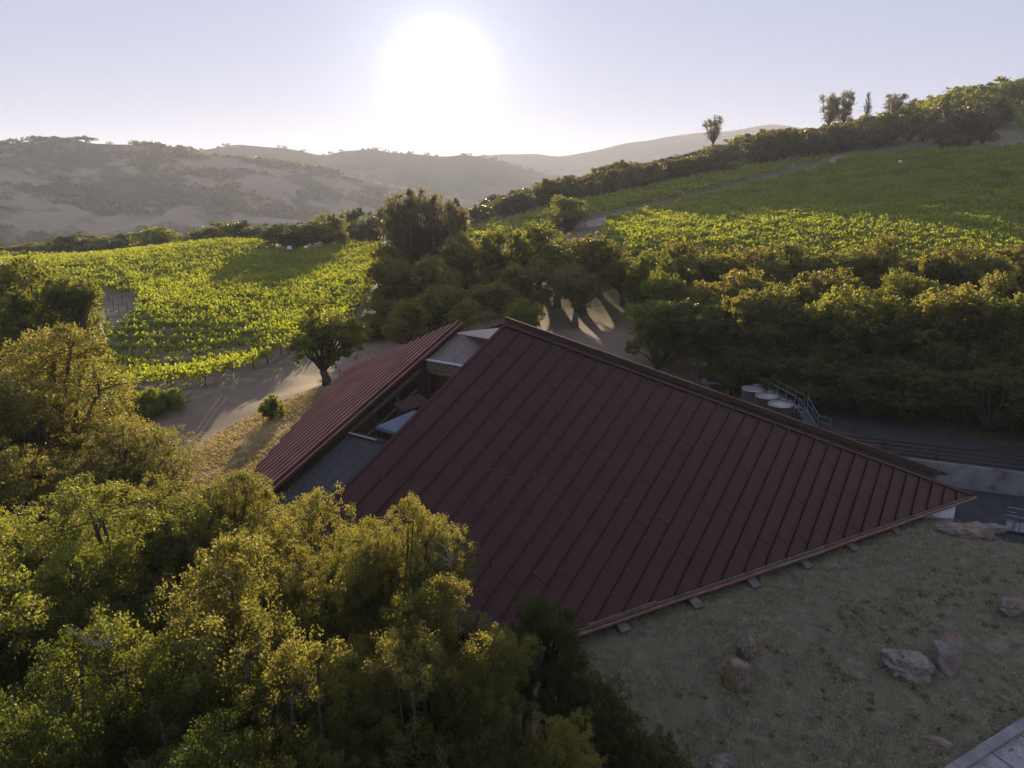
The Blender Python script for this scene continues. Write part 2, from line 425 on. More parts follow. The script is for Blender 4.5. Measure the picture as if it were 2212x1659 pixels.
# ------------------------------------------------------------------ ground sheet
def axis(segs):
    out = []
    for a, b, st in segs: out += list(np.arange(a, b, st))
    return np.array(out)
gxs = np.concatenate([-np.geomspace(7000, 175, 22)[:-1], axis([(-175, -45, 2.0), (-45, 14, 1.0), (14, 36, .5), (36, 80, 1.2), (80, 330, 2.5)]), np.geomspace(330, 7000, 20)])
gys = np.concatenate([-np.geomspace(5000, 30, 14)[:-1], axis([(-30, 12, 2.0), (12, 26, 1.0), (26, 48, .5), (48, 100, 1.2), (100, 420, 2.5)]), np.geomspace(420, 7000, 22)])
GX, GY = np.meshgrid(gxs, gys)
GZ = H(GX, GY)
nx, ny = len(gxs), len(gys)
idx = np.arange(nx * ny).reshape(ny, nx)
FQ = np.stack([idx[:-1, :-1], idx[:-1, 1:], idx[1:, 1:], idx[1:, :-1]], -1).reshape(-1, 4)
gr = link('ground', mesh_np('ground', np.stack([GX, GY, GZ], -1), FQ, M_ground, True)); tag(gr, kind='structure')

def drape(name, poly, m, off, cell=1.0, label=None, jitter=0):
    bd = []
    n = len(poly)
    for i in range(n):
        a = np.array(poly[i]); b = np.array(poly[(i + 1) % n]); k = max(1, int(np.linalg.norm(b - a) / cell))
        for j in range(k): bd.append(a + (b - a) * j / k)
    bd = np.array(bd)
    if jitter:
        bd = bd + (np.stack([vnoise(bd[:, 0] * .9, bd[:, 1] * .9, 5), vnoise(bd[:, 0] * .9, bd[:, 1] * .9, 9)], 1) - .5) * jitter
    x0, y0 = bd.min(0); x1, y1 = bd.max(0)
    X, Y = np.meshgrid(np.arange(x0, x1, cell), np.arange(y0, y1, cell)); X = X.ravel(); Y = Y.ravel()
    pd = poly_dist(X, Y, [tuple(p) for p in bd[::1]]) if len(bd) < 400 else np.where(in_poly(X, Y, [tuple(p) for p in bd]), 9, -9)
    k = pd > cell * .4
    inn = np.stack([X[k], Y[k]], 1)
    allp = np.concatenate([bd, inn]); nb = len(bd)
    r = delaunay_2d_cdt([Vector(p) for p in allp], [(i, (i + 1) % nb) for i in range(nb)], [], 1, 1e-5)
    vv = np.array([tuple(p) for p in r[0]]); z = H(vv[:, 0], vv[:, 1]) + off
    F = np.array([f for f in r[2] if len(f) == 3])
    V = np.column_stack([vv, z])
    a = V[F[:, 1]] - V[F[:, 0]]; b = V[F[:, 2]] - V[F[:, 0]]
    fl = (a[:, 0] * b[:, 1] - a[:, 1] * b[:, 0]) < 0
    F[fl] = F[fl][:, ::-1]
    o = link(name, mesh_np(name, V, F, m, True)); tag(o, kind='structure')
    return o

# ------------------------------------------------------------------ roads, lawn, soil
road_poly = hits([(150, 950), (273, 902), (398, 872), (473, 853), (548, 833), (598, 812), (640, 799), (700, 776), (757, 752), (800, 735)]) + \
    [(-14, 84), (-4, 88), (8, 92), (20, 92)] + hits([(1392, 690), (1372, 738), (1400, 768), (1500, 792)]) + \
    [(17, 50), (3, 52), (-5, 55), (-10, 54)] + hits([(678, 840), (610, 867), (548, 897), (473, 934), (428, 977)]) + [(-26, 36), (-38, 34)]
drape('road', road_poly, M_road, .05, .8, jitter=.5)
up_poly = hits([(1500, 792), (1640, 806), (1740, 838), (1880, 878), (1962, 922), (2212, 978)]) + [(60, 33), (60, 27.0)] + [(30, 38.4), (24, 41), (17.5, 44.2), (13, 47), (14, 50.5), (17, 50)]
drape('asphalt_road', up_poly, M_asph, .06, .8, jitter=.3)
low_poly = [(12, 45.1), (25.4, 39.5), (29.5, 37.8), (60, 25.3), (60, 12), (37, 23.0), (31, 28.0), (27, 30.2), (24.4, 32.0), (23.3, 33.9), (17.5, 35.2), (9, 39.6)]
drape('lower_asphalt_road', low_poly, M_asph, .07, .6, jitter=.1)
mound_poly = hits([(428, 981), (473, 938), (548, 901), (610, 871), (678, 843)]) + [(-10.2, 52.5), (-8, 49), (-9, 44.5), (-13, 36), (-14.5, 31), (-17, 30), (-24, 33)]
drape('golden_bank', mound_poly, M_mound, .08, .7, jitter=.4)
lawn_poly = [(-3, 20.6), (21.4, 33.7), (23.2, 32.4), (24.0, 31.0), (26.3, 29.2), (30.3, 27.0), (36, 21.5), (36, 3), (-1, 3)]
drape('lawn', lawn_poly, M_lawn, .05, .6, jitter=.3)

LV = hits([(150, 930), (228, 880), (365, 848), (468, 830), (552, 800), (607, 776), (690, 728), (770, 690), (800, 640), (815, 600), (825, 536), (740, 534), (690, 548), (600, 548), (560, 530), (400, 533), (300, 543), (150, 563), (-100, 585), (-150, 640)])
LV = [(min(max(x, -190), 60), min(y, 186)) for x, y in LV]
BP = hits([(205, 632), (306, 648), (300, 682), (262, 720), (226, 752), (205, 790), (60, 790), (60, 690), (140, 690)])
drape('vineyard_soil', LV, M_soil, .03, 2.0)
RVm = hits([(1310, 484), (1400, 462), (1500, 438), (1660, 396), (1800, 361), (1850, 340), (2000, 333), (2190, 326)]) + [(215, 215), (215, 90), (120, 78), (70, 84), (30, 100), (18, 112), (16, 130)]
RVu = hits([(985, 492), (1090, 482), (1200, 452), (1300, 430), (1500, 387), (1700, 354), (1795, 341), (1775, 351), (1640, 386), (1480, 426), (1290, 468), (1215, 500), (1120, 530), (1010, 525)])
RVf = hits([(2140, 240), (2212, 228), (2300, 222), (2400, 215), (2400, 325), (2300, 318), (2212, 296), (2180, 268)])
drape('vineyard_soil', RVm, M_soil, .03, 3.0)
drape('vineyard_soil', RVu, M_soil, .03, 3.0)
drape('vineyard_soil', RVf, M_soil, .03, 3.0)
trk = hits([(1262, 482), (1290, 474), (1480, 431), (1650, 390), (1785, 354), (1800, 338), (1838, 336), (1850, 342), (1800, 362), (1660, 398), (1500, 441), (1310, 486), (1275, 494)])
M_track = simple('dirt_track', (.30, .21, .15), (.22, .155, .11), 1.0, .95, bump=.4, bscale=5)
drape('dirt_track', trk, M_track, .10, 2.0)

# ------------------------------------------------------------------ grass blades
def blades(name, poly, n, h0, m, seed, wid=.018):
    rg = np.random.default_rng(seed)
    P = np.array(poly); x0, y0 = P.min(0); x1, y1 = P.max(0)
    x = rg.uniform(x0, x1, n * 3); y = rg.uniform(y0, y1, n * 3)
    k = in_poly(x, y, poly) & (fbm(x * .8, y * .8, seed) + rg.normal(0, .12, len(x)) > .42); x = x[k][:n]; y = y[k][:n]; n = len(x)
    z = H(x, y) + .05
    a = rg.uniform(0, 2 * np.pi, n); hh = h0 * rg.uniform(.5, 1.3, n); ln = rg.uniform(.3, 1.6, n) * hh
    dx, dy = np.cos(a), np.sin(a); b = rg.uniform(0, 2 * np.pi, n); wx, wy = np.cos(b) * wid, np.sin(b) * wid
    V = np.stack([np.stack([x - wx, y - wy, z], 1), np.stack([x + wx, y + wy, z], 1),
                  np.stack([x + wx * .6 + dx * ln * .5, y + wy * .6 + dy * ln * .5, z + hh * .7], 1), np.stack([x + dx * ln, y + dy * ln, z + hh], 1)], 1)
    o = link(name, mesh_np(name, V, np.arange(n * 4).reshape(-1, 4), m)); tag(o, kind='stuff'); return o
o = blades('dry_grass', [p for p in lawn_poly], 170000, .09, M_straw, 11, .012); tag(o, 'short dry grey-green grass on the lawn beside the low eave', 'grass')
o = blades('golden_grass', mound_poly, 60000, .17, M_gold, 12, .022); tag(o, 'sunlit golden dry grass on the bank by the gravel road', 'grass')
def tufts(name, poly, n, r, m, seed):
    rg = np.random.default_rng(seed); P = np.array(poly); x0, y0 = P.min(0); x1, y1 = P.max(0)
    x = rg.uniform(x0, x1, n * 3); y = rg.uniform(y0, y1, n * 3); k = in_poly(x, y, poly); x = x[k][:n]; y = y[k][:n]
    c = np.repeat(np.column_stack([x, y, H(x, y) + .05]), 26, 0)
    c[:, :2] += rg.normal(0, r, (len(c), 2)); c[:, 2] += np.abs(rg.normal(0, r * .6, len(c)))
    V, F = leafcards(c, .07, rg); o = link(name, mesh_np(name, V, F, m)); tag(o, kind='stuff'); return o
def leafcards(c, size, rg, up=0.0, aspect=.62, out=None):
    n = len(c)
    d = rg.normal(0, 1, (n, 3)); d[:, 2] += up
    if out is not None: d += out
    d /= np.linalg.norm(d, axis=1, keepdims=True) + 1e-9
    e = rg.normal(0, 1, (n, 3)); s = np.cross(d, e); s /= np.linalg.norm(s, axis=1, keepdims=True) + 1e-9
    sz = size * rg.uniform(.6, 1.35, (n, 1)); wv = s * sz * aspect * .5; lv = d * sz
    V = np.stack([c - lv * .5, c + wv, c + lv * .5, c - wv], 1)
    return V.reshape(-1, 3), np.arange(n * 4).reshape(-1, 4)
o = tufts('low_weeds', [(3, 19), (20, 29), (30, 24), (30, 6), (3, 6)], 620, .075, M_dark, 14); tag(o, 'small dark green weeds dotted over the dry lawn', 'weeds')

UG = hits([(1490, 800), (1640, 812), (1740, 848), (1880, 890), (1962, 934), (2212, 992)]) + [(62, 34), (60, 52), (40, 62), (20, 66)]
M_bank = simple('brushy_soil', (.075, .065, .04), (.04, .035, .022), 1.2, .95, bump=.8, bscale=7)
drape('brushy_bank', UG, M_bank, .035, 1.0)
o = tufts('undergrowth', UG, 2600, .24, M_dark, 15); tag(o, 'dark low brush on the bank between the drive and the oaks', 'undergrowth')
UG2 = [(-14, 86), (22, 96), (24, 108), (-14, 112), (-20, 100)]
o = tufts('undergrowth', UG2, 500, .35, M_oak, 16); tag(o, 'dry brush under the trees behind the courtyard', 'undergrowth')
# ------------------------------------------------------------------ tree prototypes (unit: crown radius 1, height 2.2 before scaling)
def oak_proto(seed, Rr, Ht, nl, ncl, nlv, leaf, clump, base=.28, flat=1.0, thin=1.0):
    rg = np.random.default_rng(seed); rr = random.Random(seed)
    zc = Ht * (base + (1 - base) * .5); hz = Ht * (1 - base) * .5
    lobes = []
    for i in range(nl):
        for _ in range(30):
            v = rg.normal(0, 1, 3); v /= np.linalg.norm(v)
            if v[2] > -.8: break
        rad = rg.uniform(.5, .84) if i > nl * .15 else rg.uniform(0, .35)
        lr = rg.uniform(.20, .36) * Rr
        c = np.array([v[0] * rad * Rr, v[1] * rad * Rr, zc + v[2] * rad * hz * 1.05])
        lobes.append((c, lr))
    C = []; O = []
    for c, lr in lobes:
        v = rg.normal(0, 1, (ncl, 3)); v[:, 2] = v[:, 2] * .9 + .35; v /= np.linalg.norm(v, axis=1, keepdims=True)
        rad = lr * rg.uniform(.55, 1.12, (ncl, 1))
        cc = c + v * rad * np.array([1, 1, .82])
        for q in range(ncl):
            k = max(3, int(nlv * rg.uniform(.4, 1.5)))
            p = rg.normal(0, 1, (k, 3)); p /= np.linalg.norm(p, axis=1, keepdims=True); p *= clump * rg.uniform(.35, 1.25, (k, 1)) * rg.uniform(.7, 1.3)
            C.append(cc[q] + p); O.append(np.repeat(v[q:q + 1], k, 0))
    C = np.concatenate(C); O = np.concatenate(O)
    V, F = leafcards(C, leaf, rg, up=.2, out=O * .7)
    t = MB()
    r0 = .055 * Rr + .02 * Ht
    fork = np.array([rr.uniform(-.1, .1) * Rr, rr.uniform(-.1, .1) * Rr, Ht * base * .75])
    t.tube([(0, 0, -.06 * Ht), (fork[0] * .3, fork[1] * .3, fork[2] * .5), tuple(fork)], [r0 * 1.5, r0, r0 * .9], 8)
    for c, lr in lobes:
        m_ = fork + (c - fork) * .55 + np.array([rr.uniform(-.1, .1), rr.uniform(-.1, .1), rr.uniform(-.02, .12)]) * Rr
        t.tube([tuple(fork), tuple(fork + (m_ - fork) * .5 + np.array([0, 0, .03 * Rr])), tuple(m_), tuple(c)], [r0 * .5, r0 * .36, r0 * .24, r0 * .1], 5)
        for _ in range(3):
            e = c + rg.normal(0, 1, 3) * lr * .55
            t.tube([tuple(c), tuple((c + e) / 2 + rg.normal(0, .04, 3) * Rr), tuple(e)], [r0 * .1, r0 * .07, r0 * .03], 3)
    top = float(V[:, 2].max()); rad = float(np.percentile(np.hypot(V[:, 0], V[:, 1]), 98))
    return dict(crown=(V, F), trunk=t, top=top, rad=rad, meshes={}, r0=r0)
def pine_proto(seed, Rr, Ht, nb, leaf, leaders=7, nlf=46, base=.3, spread=.75, tr=.1):
    rg = np.random.default_rng(seed); t = MB(); C = []; O = []
    hub = np.array([0, 0, Ht * base]); bulge = .22 if base > .1 else .62
    t.tube([(0, 0, -.3), tuple(hub * .5), tuple(hub)], [Ht * .022, Ht * .018, Ht * .014], 7)
    for i in range(leaders):
        a = 2 * np.pi * i / leaders + rg.uniform(-.3, .3); sp = spread * Rr * (rg.uniform(.1, 1.0) ** .6 if i else 0)
        topz = Ht * (1 - .28 * (sp / (Rr + 1e-6)) ** 1.6) * rg.uniform(.93, 1.0)
        p0 = hub; p2 = np.array([np.cos(a) * sp, np.sin(a) * sp, topz]); p1 = hub + (p2 - hub) * .45 + np.array([np.cos(a), np.sin(a), 0]) * sp * bulge
        t.tube([tuple(p0), tuple(p1), tuple(p2)], [Ht * .009, Ht * .006, Ht * .002], 5)
        for k in range(nb):
            s = rg.uniform(.12, 1.0)
            p = (1 - s) ** 2 * p0 + 2 * s * (1 - s) * p1 + s * s * p2
            az = rg.uniform(0, 2 * np.pi); ln = Rr * rg.uniform(.10, .42) * (1.15 - s)
            e = p + np.array([np.cos(az) * ln, np.sin(az) * ln, ln * rg.uniform(.3, .9)])
            t.tube([tuple(p), tuple((p + e) / 2 + np.array([0, 0, -.08 * ln])), tuple(e)], [Ht * .002, Ht * .0015, Ht * .001], 3)
            for f in (1.0, .7):
                q = p + (e - p) * f
                n = int(nlf * rg.uniform(.5, 1.3) * (1 if f == 1 else .5))
                d = rg.normal(0, 1, (n, 3)) * .6; d[:, 2] += .8; d /= np.linalg.norm(d, axis=1, keepdims=True)
                C.append(q + d * rg.uniform(.1, .9, (n, 1)) * leaf * 1.3); O.append(d)
    C = np.concatenate(C); O = np.concatenate(O)
    V, F = leafcards(C, leaf, rg, aspect=.16, out=O * 4)
    return dict(crown=(V, F), trunk=t, top=float(V[:, 2].max()), rad=float(np.percentile(np.hypot(V[:, 0], V[:, 1]), 98)), meshes={})
def bare_proto(seed, Ht):
    rg = np.random.default_rng(seed); t = MB(); b = MB()
    t.tube([(0, 0, -.3), (0.1, 0, Ht * .3), (0, .1, Ht * .6), (0, 0, Ht)], [Ht * .03, Ht * .022, Ht * .013, Ht * .003], 6)
    for i in range(34):
        z = Ht * rg.uniform(.3, .92); a = rg.uniform(0, 6.28); ln = Ht * .30 * (1.1 - z / Ht) + .25; r = Ht * .008
        p = np.array([0, 0, z]); d = np.array([np.cos(a) * .55, np.sin(a) * .55, .9])
        q = p + d * ln * .5; e = p + d * np.array([.8, .8, 1.15]) * ln
        b.tube([tuple(p), tuple(q), tuple(e)], [r, r * .7, r * .3], 4)
        for j in range(3):
            f = q + rg.normal(0, .25, 3) * ln + np.array([0, 0, .45 * ln]); b.tube([tuple(q), tuple(f)], [r * .5, r * .25], 3)
    return t, b

PR = {}
PR['near_a'] = oak_proto(101, 4.6, 9.5, 50, 44, 74, .082, .22, base=.1)
PR['near_b'] = oak_proto(102, 4.6, 9.0, 56, 40, 72, .082, .21, base=.1)
PR['near_c'] = oak_proto(103, 3.0, 6.0, 34, 30, 44, .09, .19, base=.0)
PR['mid_a'] = oak_proto(111, 4.5, 9.0, 44, 24, 24, .25, .30, base=.02)
PR['mid_b'] = oak_proto(112, 4.5, 9.0, 36, 26, 24, .25, .30, base=.08)
PR['mid_c'] = oak_proto(113, 4.5, 9.5, 48, 22, 24, .24, .32, base=.0)
PR['mid_h'] = oak_proto(115, 4.5, 9.5, 40, 26, 24, .25, .30, base=.36)
PR['lone'] = oak_proto(121, 3.5, 7.2, 24, 34, 34, .17, .25, base=.26)
PR['far_a'] = oak_proto(131, 4.0, 7.0, 26, 12, 15, .45, .45, base=.0)
PR['far_b'] = oak_proto(132, 4.0, 7.0, 22, 12, 15, .45, .42, base=.02)
PR['far_c'] = oak_proto(133, 4.0, 7.5, 30, 10, 14, .45, .45, base=.0)
PR['bush'] = oak_proto(141, 1.2, 2.0, 16, 24, 20, .12, .16, base=.02)
PR['pine'] = pine_proto(151, 6.0, 14, 30, .62, leaders=44, nlf=24, base=.04, spread=1.0)
PR['pine_small'] = pine_proto(152, 2.6, 12, 14, .6, leaders=7, nlf=20, base=.35, spread=.8)
PR['pine_wide'] = pine_proto(153, 4.0, 12, 14, .65, leaders=9, nlf=20, base=.32, spread=.85)
def tree(kind, x, y, ztop, rad, label, group, leafm, cat='tree', name='oak_tree', bark=None, rot=None, z0=None):
    p = PR[kind]; bark = bark or M_bark
    key = (leafm.name, bark.name)
    if key not in p['meshes']:
        if 'base' not in p['meshes']:
            p['meshes']['base'] = (mesh_np('crown', p['crown'][0], p['crown'][1], leafm), p['trunk'].mesh('trunk', bark, True))
            p['meshes'][key] = p['meshes']['base']
        else:
            a, b = p['meshes']['base']; a = a.copy(); b = b.copy(); a.materials[0] = leafm; b.materials[0] = bark; p['meshes'][key] = (a, b)
    cm, tm = p['meshes'][key]
    gz_ = h1(x, y) if z0 is None else z0
    sz = max(.25, (ztop - gz_) / p['top']); sx = rad / p['rad']; lift = 0
    if sz > sx * 1.22 and kind[:4] != 'pine':
        lift = (ztop - gz_) - p['top'] * sx * 1.22; sz = sx * 1.22
    e = empty(name, (x, y, gz_ - .05), label, cat, group)
    e.scale = (sx, sx * random.uniform(.92, 1.08), sz); e.rotation_euler = (0, 0, random.uniform(0, 6.28) if rot is None else rot)
    if lift > .4:
        b = MB(); q0 = p.get('r0', .3); b.tube([(0, 0, -.3), (.06, .05, lift / sz * .5), (0, 0, lift / sz + .1)], [q0 * 1.9, q0 * 1.55, q0 * 1.35], 9)
        o = bpy.data.objects.new('trunk', b.mesh('trunk', bark, True)); COL.objects.link(o); o.parent = e
    for nm, me in (('trunk' if lift <= .4 else 'limbs', tm), ('crown', cm)):
        o = bpy.data.objects.new(nm, me); COL.objects.link(o); o.parent = e; o.location.z = lift / sz if lift > .4 else 0
    return e
def ptree(kind, px, pytop, y, wpx, *a, **k):
    q = at(px, pytop, y); fwd = y * cP - (q[2] - CAMZ) * sP
    return tree(kind, q[0], y, q[2], wpx / 2 / FPX * fwd, *a, **k)

G_near = 'big oaks crowding the slope below the roof'
near = [  # px, pytop, y, width px, kind, mat, label
    (40, 700, 35, 500, 'near_a', M_olive, 'tall olive-green oak at the left edge, below the brown stake patch'),
    (265, 905, 31, 360, 'near_b', M_olive, 'rounded oak crown overlapping the shaded end of the gravel road'),
    (-190, 840, 27, 520, 'near_b', M_olive, 'broad oak cut by the left edge, under the tall olive one'),
    (190, 1003, 21.5, 640, 'near_b', M_oakg, 'bright yellow-green oak, biggest crown at lower left'),
    (-90, 1120, 17, 640, 'near_a', M_oakg, 'green oak cut off by the left border, beside the biggest crown'),
    (455, 1015, 23.5, 400, 'near_a', M_oak, 'oak between the golden bank and the biggest crown'),
    (640, 1035, 20, 430, 'near_b', M_oak, 'oak whose top covers the foot of the ribbed roof'),
    (755, 1130, 18.0, 330, 'near_a', M_oak, 'oak in front of the grey shingle slope and roof edge'),
    (885, 1078, 16.8, 310, 'near_b', M_oak, 'tall lobed oak standing out against the big dark red roof'),
    (500, 1190, 15.5, 620, 'near_a', M_oak, 'dense oak in the middle of the lower left wood'),
    (250, 1330, 13.0, 700, 'near_b', M_oakg, 'shaded green oak low in the lower left wood'),
    (930, 1270, 14.0, 400, 'near_a', M_oak, 'oak reaching over the hidden corner of the big roof'),
    (700, 1370, 12.5, 620, 'near_b', M_oak, 'dim oak at the bottom edge, right of the middle of the lower left wood'),
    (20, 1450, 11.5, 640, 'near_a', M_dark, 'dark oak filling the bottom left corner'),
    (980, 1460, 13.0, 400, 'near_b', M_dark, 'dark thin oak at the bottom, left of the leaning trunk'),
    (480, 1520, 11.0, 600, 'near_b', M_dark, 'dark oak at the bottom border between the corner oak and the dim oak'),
]
for px, pt, y, wp, k, m, lb in near:
    ptree(k, px, pt, y, wp, lb, G_near, m)
G_dk = 'dark green young oaks at the roof corner'
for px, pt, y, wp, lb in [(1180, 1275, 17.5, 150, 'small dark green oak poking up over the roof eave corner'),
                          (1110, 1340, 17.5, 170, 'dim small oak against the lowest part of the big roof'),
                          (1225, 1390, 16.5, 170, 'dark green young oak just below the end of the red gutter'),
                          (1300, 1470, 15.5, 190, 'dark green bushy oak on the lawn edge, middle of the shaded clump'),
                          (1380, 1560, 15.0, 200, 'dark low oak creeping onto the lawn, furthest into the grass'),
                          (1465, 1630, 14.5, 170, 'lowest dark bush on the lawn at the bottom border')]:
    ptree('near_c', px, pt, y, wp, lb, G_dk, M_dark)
ptree('near_c', 1205, 1545, 13.2, 210, 'sunlit yellow-leaved oak sprig at the bottom centre', None, M_yel)

# left dark oak and lone oak, bushes
ptree('mid_b', 40, 546, 62, 300, 'dark oak with gold-lit rim at the left border beside the brown stake patch', None, M_oakg)
ptree('mid_h', 150, 580, 61, 115, 'small gold-rimmed oak leaning over the brown stake patch', None, M_oakg)
ptree('lone', 695, 640, 52.5, 190, 'lone oak on top of the golden bank beside the gravel road', None, M_oakg)
ptree('bush', 585, 852, 46.5, 64, 'round green bush on the golden bank below the lone oak', None, M_oakg, cat='bush', name='round_bush')
for i, (px, py, y, wp) in enumerate([(265, 840, 50.5, 90), (310, 838, 51, 80), (355, 838, 52.0, 84)]):
    ptree('bush', px, py, y, wp, ['leafy roadside bush half hidden by the olive oak', 'middle one of three leafy bushes at the road corner', 'bright leafy bush ending the hedge at the road corner'][i], 'leafy bushes at the corner of the gravel road', M_vine, cat='bush', name='leafy_bush')

G_mid = 'trees between the roof ridge and the vineyards'
mid = [(908, 400, 112, 185, 'pine', M_pine), (850, 545, 86, 130, 'mid_a', M_oak), (835, 640, 77, 130, 'mid_c', M_oak), (930, 545, 84, 160, 'mid_b', M_olive),
       (1000, 508, 92, 160, 'mid_c', M_oak), (1085, 478, 97, 140, 'mid_a', M_oakg), (1165, 474, 104, 180, 'mid_b', M_oakg), (1205, 530, 93, 140, 'mid_h', M_oak),
       (1130, 560, 84, 150, 'mid_c', M_olive), (1262, 495, 89, 190, 'mid_h', M_oak), (1330, 545, 112, 130, 'mid_a', M_oak), (955, 610, 74, 160, 'mid_a', M_oak),
       (880, 640, 68, 130, 'mid_b', M_oak), (1060, 600, 76, 160, 'mid_c', M_oak), (1130, 640, 70, 110, 'mid_a', M_oakg), (1010, 640, 68, 140, 'mid_b', M_oak), (1290, 520, 100, 150, 'mid_c', M_oakg), (1350, 550, 92, 120, 'mid_h', M_oakg), (1245, 560, 82, 130, 'mid_h', M_olive), (1045, 520, 100, 150, 'mid_b', M_oak), (800, 690, 74, 110, 'mid_c', M_oak), (838, 520, 104, 110, 'mid_c', M_oak), (975, 490, 118, 120, 'mid_a', M_oak)]
ml = ['tall feathery grey pine rising above the oaks behind the ridge', 'oak just under the left side of the grey pine', 'oak overhanging the gravel road left of the ribbed roof tip',
      'oak directly below the grey pine', 'round oak right of the grey pine', 'light green oak crown right of the grey pine, against the wood', 'broad light green oak touching the right vineyard',
      'small oak left of the pale-branched oak', 'olive oak in the middle of the clump behind the ridge', 'broad oak with pale bare limbs over the courtyard', 'oak whose branches overhang the courtyard entry',
      'shaded oak behind the tip of the ribbed roof', 'shaded oak nearest the ribbed roof tip', 'large shaded oak behind the highest point of the roof', 'greenish oak just behind the roof apex', 'low shaded oak behind the pink roof panel', 'light-topped oak in the gap between the pale-limbed oak and the field',
      'oak leaning over the right side of the courtyard entry', 'nearer pale-trunked oak at the left side of the drive opening', 'oak filling in behind the clump right of the grey pine', 'low oak at the roadside left of the clump, over the drive bend',
      'oak where the left vineyard meets the clump, left of the grey pine', 'oak half hidden behind the clump at the right foot of the grey pine']
for (px, pt, y, wp, k, m), lb in zip(mid, ml):
    ptree(k, px, pt, y, wp, lb, G_mid, m, name='gray_pine' if k == 'pine' else 'oak_tree', bark=M_barkg if k in ('pine', 'mid_b', 'mid_h') else M_bark)

G_row = 'dark oaks along the bank beyond the drive'
def ordlab(i, n, txt):
    if i == 0: return 'leftmost ' + txt
    if i == n - 1: return 'rightmost ' + txt
    return ORD[i] + ' from the left, ' + txt
r1 = [(1408, 535), (1475, 512), (1550, 540), (1625, 525), (1705, 512), (1775, 545), (1850, 530), (1915, 500), (2000, 552), (2070, 522), (2150, 545), (2225, 515), (2310, 545)]
for i, (px, pt) in enumerate(r1):
    ptree(['mid_a', 'mid_b', 'mid_c'][i % 3], px, pt, 84 - i * .9 + (i * 5 % 7), 130 + (i * 37 % 60), ordlab(i, len(r1), 'oak in the tallest row before the bright field'), G_row, [M_oakg, M_oak, M_oakg, M_olive][i % 4])
r2 = [(1440, 575), (1520, 600), (1610, 575), (1700, 622), (1790, 572), (1890, 615), (1975, 575), (2060, 610), (2160, 580), (2250, 620)]
for i, (px, pt) in enumerate(r2):
    ptree(['mid_c', 'mid_a', 'mid_b'][i % 3], px, pt, 72 - i * 1.5, 140 + (i * 31 % 70), ordlab(i, len(r2), 'oak in the middle row beyond the drive'), G_row, [M_oakg, M_oak, M_olive][i % 3])
r3 = [(1425, 640), (1530, 640), (1640, 605), (1750, 650), (1850, 610), (1960, 655), (2070, 600), (2175, 640), (2280, 610)]
for i, (px, pt) in enumerate(r3):
    ptree(['mid_a', 'mid_h', 'mid_c', 'mid_b'][i % 4], px, pt, 64 - i * 1.7, 175 + (i * 53 % 80), ordlab(i, len(r3), 'dark oak in the front row beside the drive'), G_row, [M_oakg, M_dark, M_oak, M_dark][i % 4])  # dark leaf colour on every other oak stands in for shade
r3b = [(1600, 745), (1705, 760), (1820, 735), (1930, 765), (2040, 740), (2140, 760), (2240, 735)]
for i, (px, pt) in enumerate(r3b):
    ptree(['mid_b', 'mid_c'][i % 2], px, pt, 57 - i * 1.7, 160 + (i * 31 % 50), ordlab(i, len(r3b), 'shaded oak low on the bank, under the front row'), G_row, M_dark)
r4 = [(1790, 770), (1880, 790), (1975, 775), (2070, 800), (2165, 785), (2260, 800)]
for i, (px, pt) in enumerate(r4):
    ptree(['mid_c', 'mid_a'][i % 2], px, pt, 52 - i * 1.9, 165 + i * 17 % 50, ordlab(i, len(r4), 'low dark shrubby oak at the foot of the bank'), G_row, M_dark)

G_tl = 'tree line beyond the left vineyard'
tl = [(-60, 520), (-10, 522), (35, 527), (75, 522), (115, 508), (160, 498), (205, 505), (250, 502), (295, 520), (338, 487), (390, 512), (435, 490), (475, 478), (520, 474), (560, 480), (600, 488), (770, 446), (805, 455), (735, 470)]
for i, (px, pt) in enumerate(tl):
    y = 186 + (i * 7 % 9)
    ptree(['far_a', 'far_b', 'far_c'][i % 3], px, pt, y, 84 + (i * 13 % 40), ORD[i] + ' tree of the dark line behind the left vineyard', G_tl, [M_oakg, M_dark, M_far][i % 3], rot=None)
ptree('mid_a', 625, 478, 150, 128, 'dark spreading oak on the crest of the left vineyard, left of the picnic table', None, M_dark)
ptree('mid_b', 706, 458, 158, 125, 'lighter oak on the vineyard crest, right of the picnic table', None, M_oakg)
ptree('mid_c', 1225, 418, 160, 110, 'rounded oak standing alone beside the dirt track, foot of the strip', None, M_oakg)
ptree('far_b', 975, 425, 190, 70, 'brownish tree just right of the grey pine top', None, M_far)
ptree('far_a', 1035, 440, 205, 90, 'brownish tree at the low end of the ridge wood', None, M_far)
ptree('far_c', 1080, 432, 225, 80, 'small tree where the ridge wood meets the far hills', None, M_far)

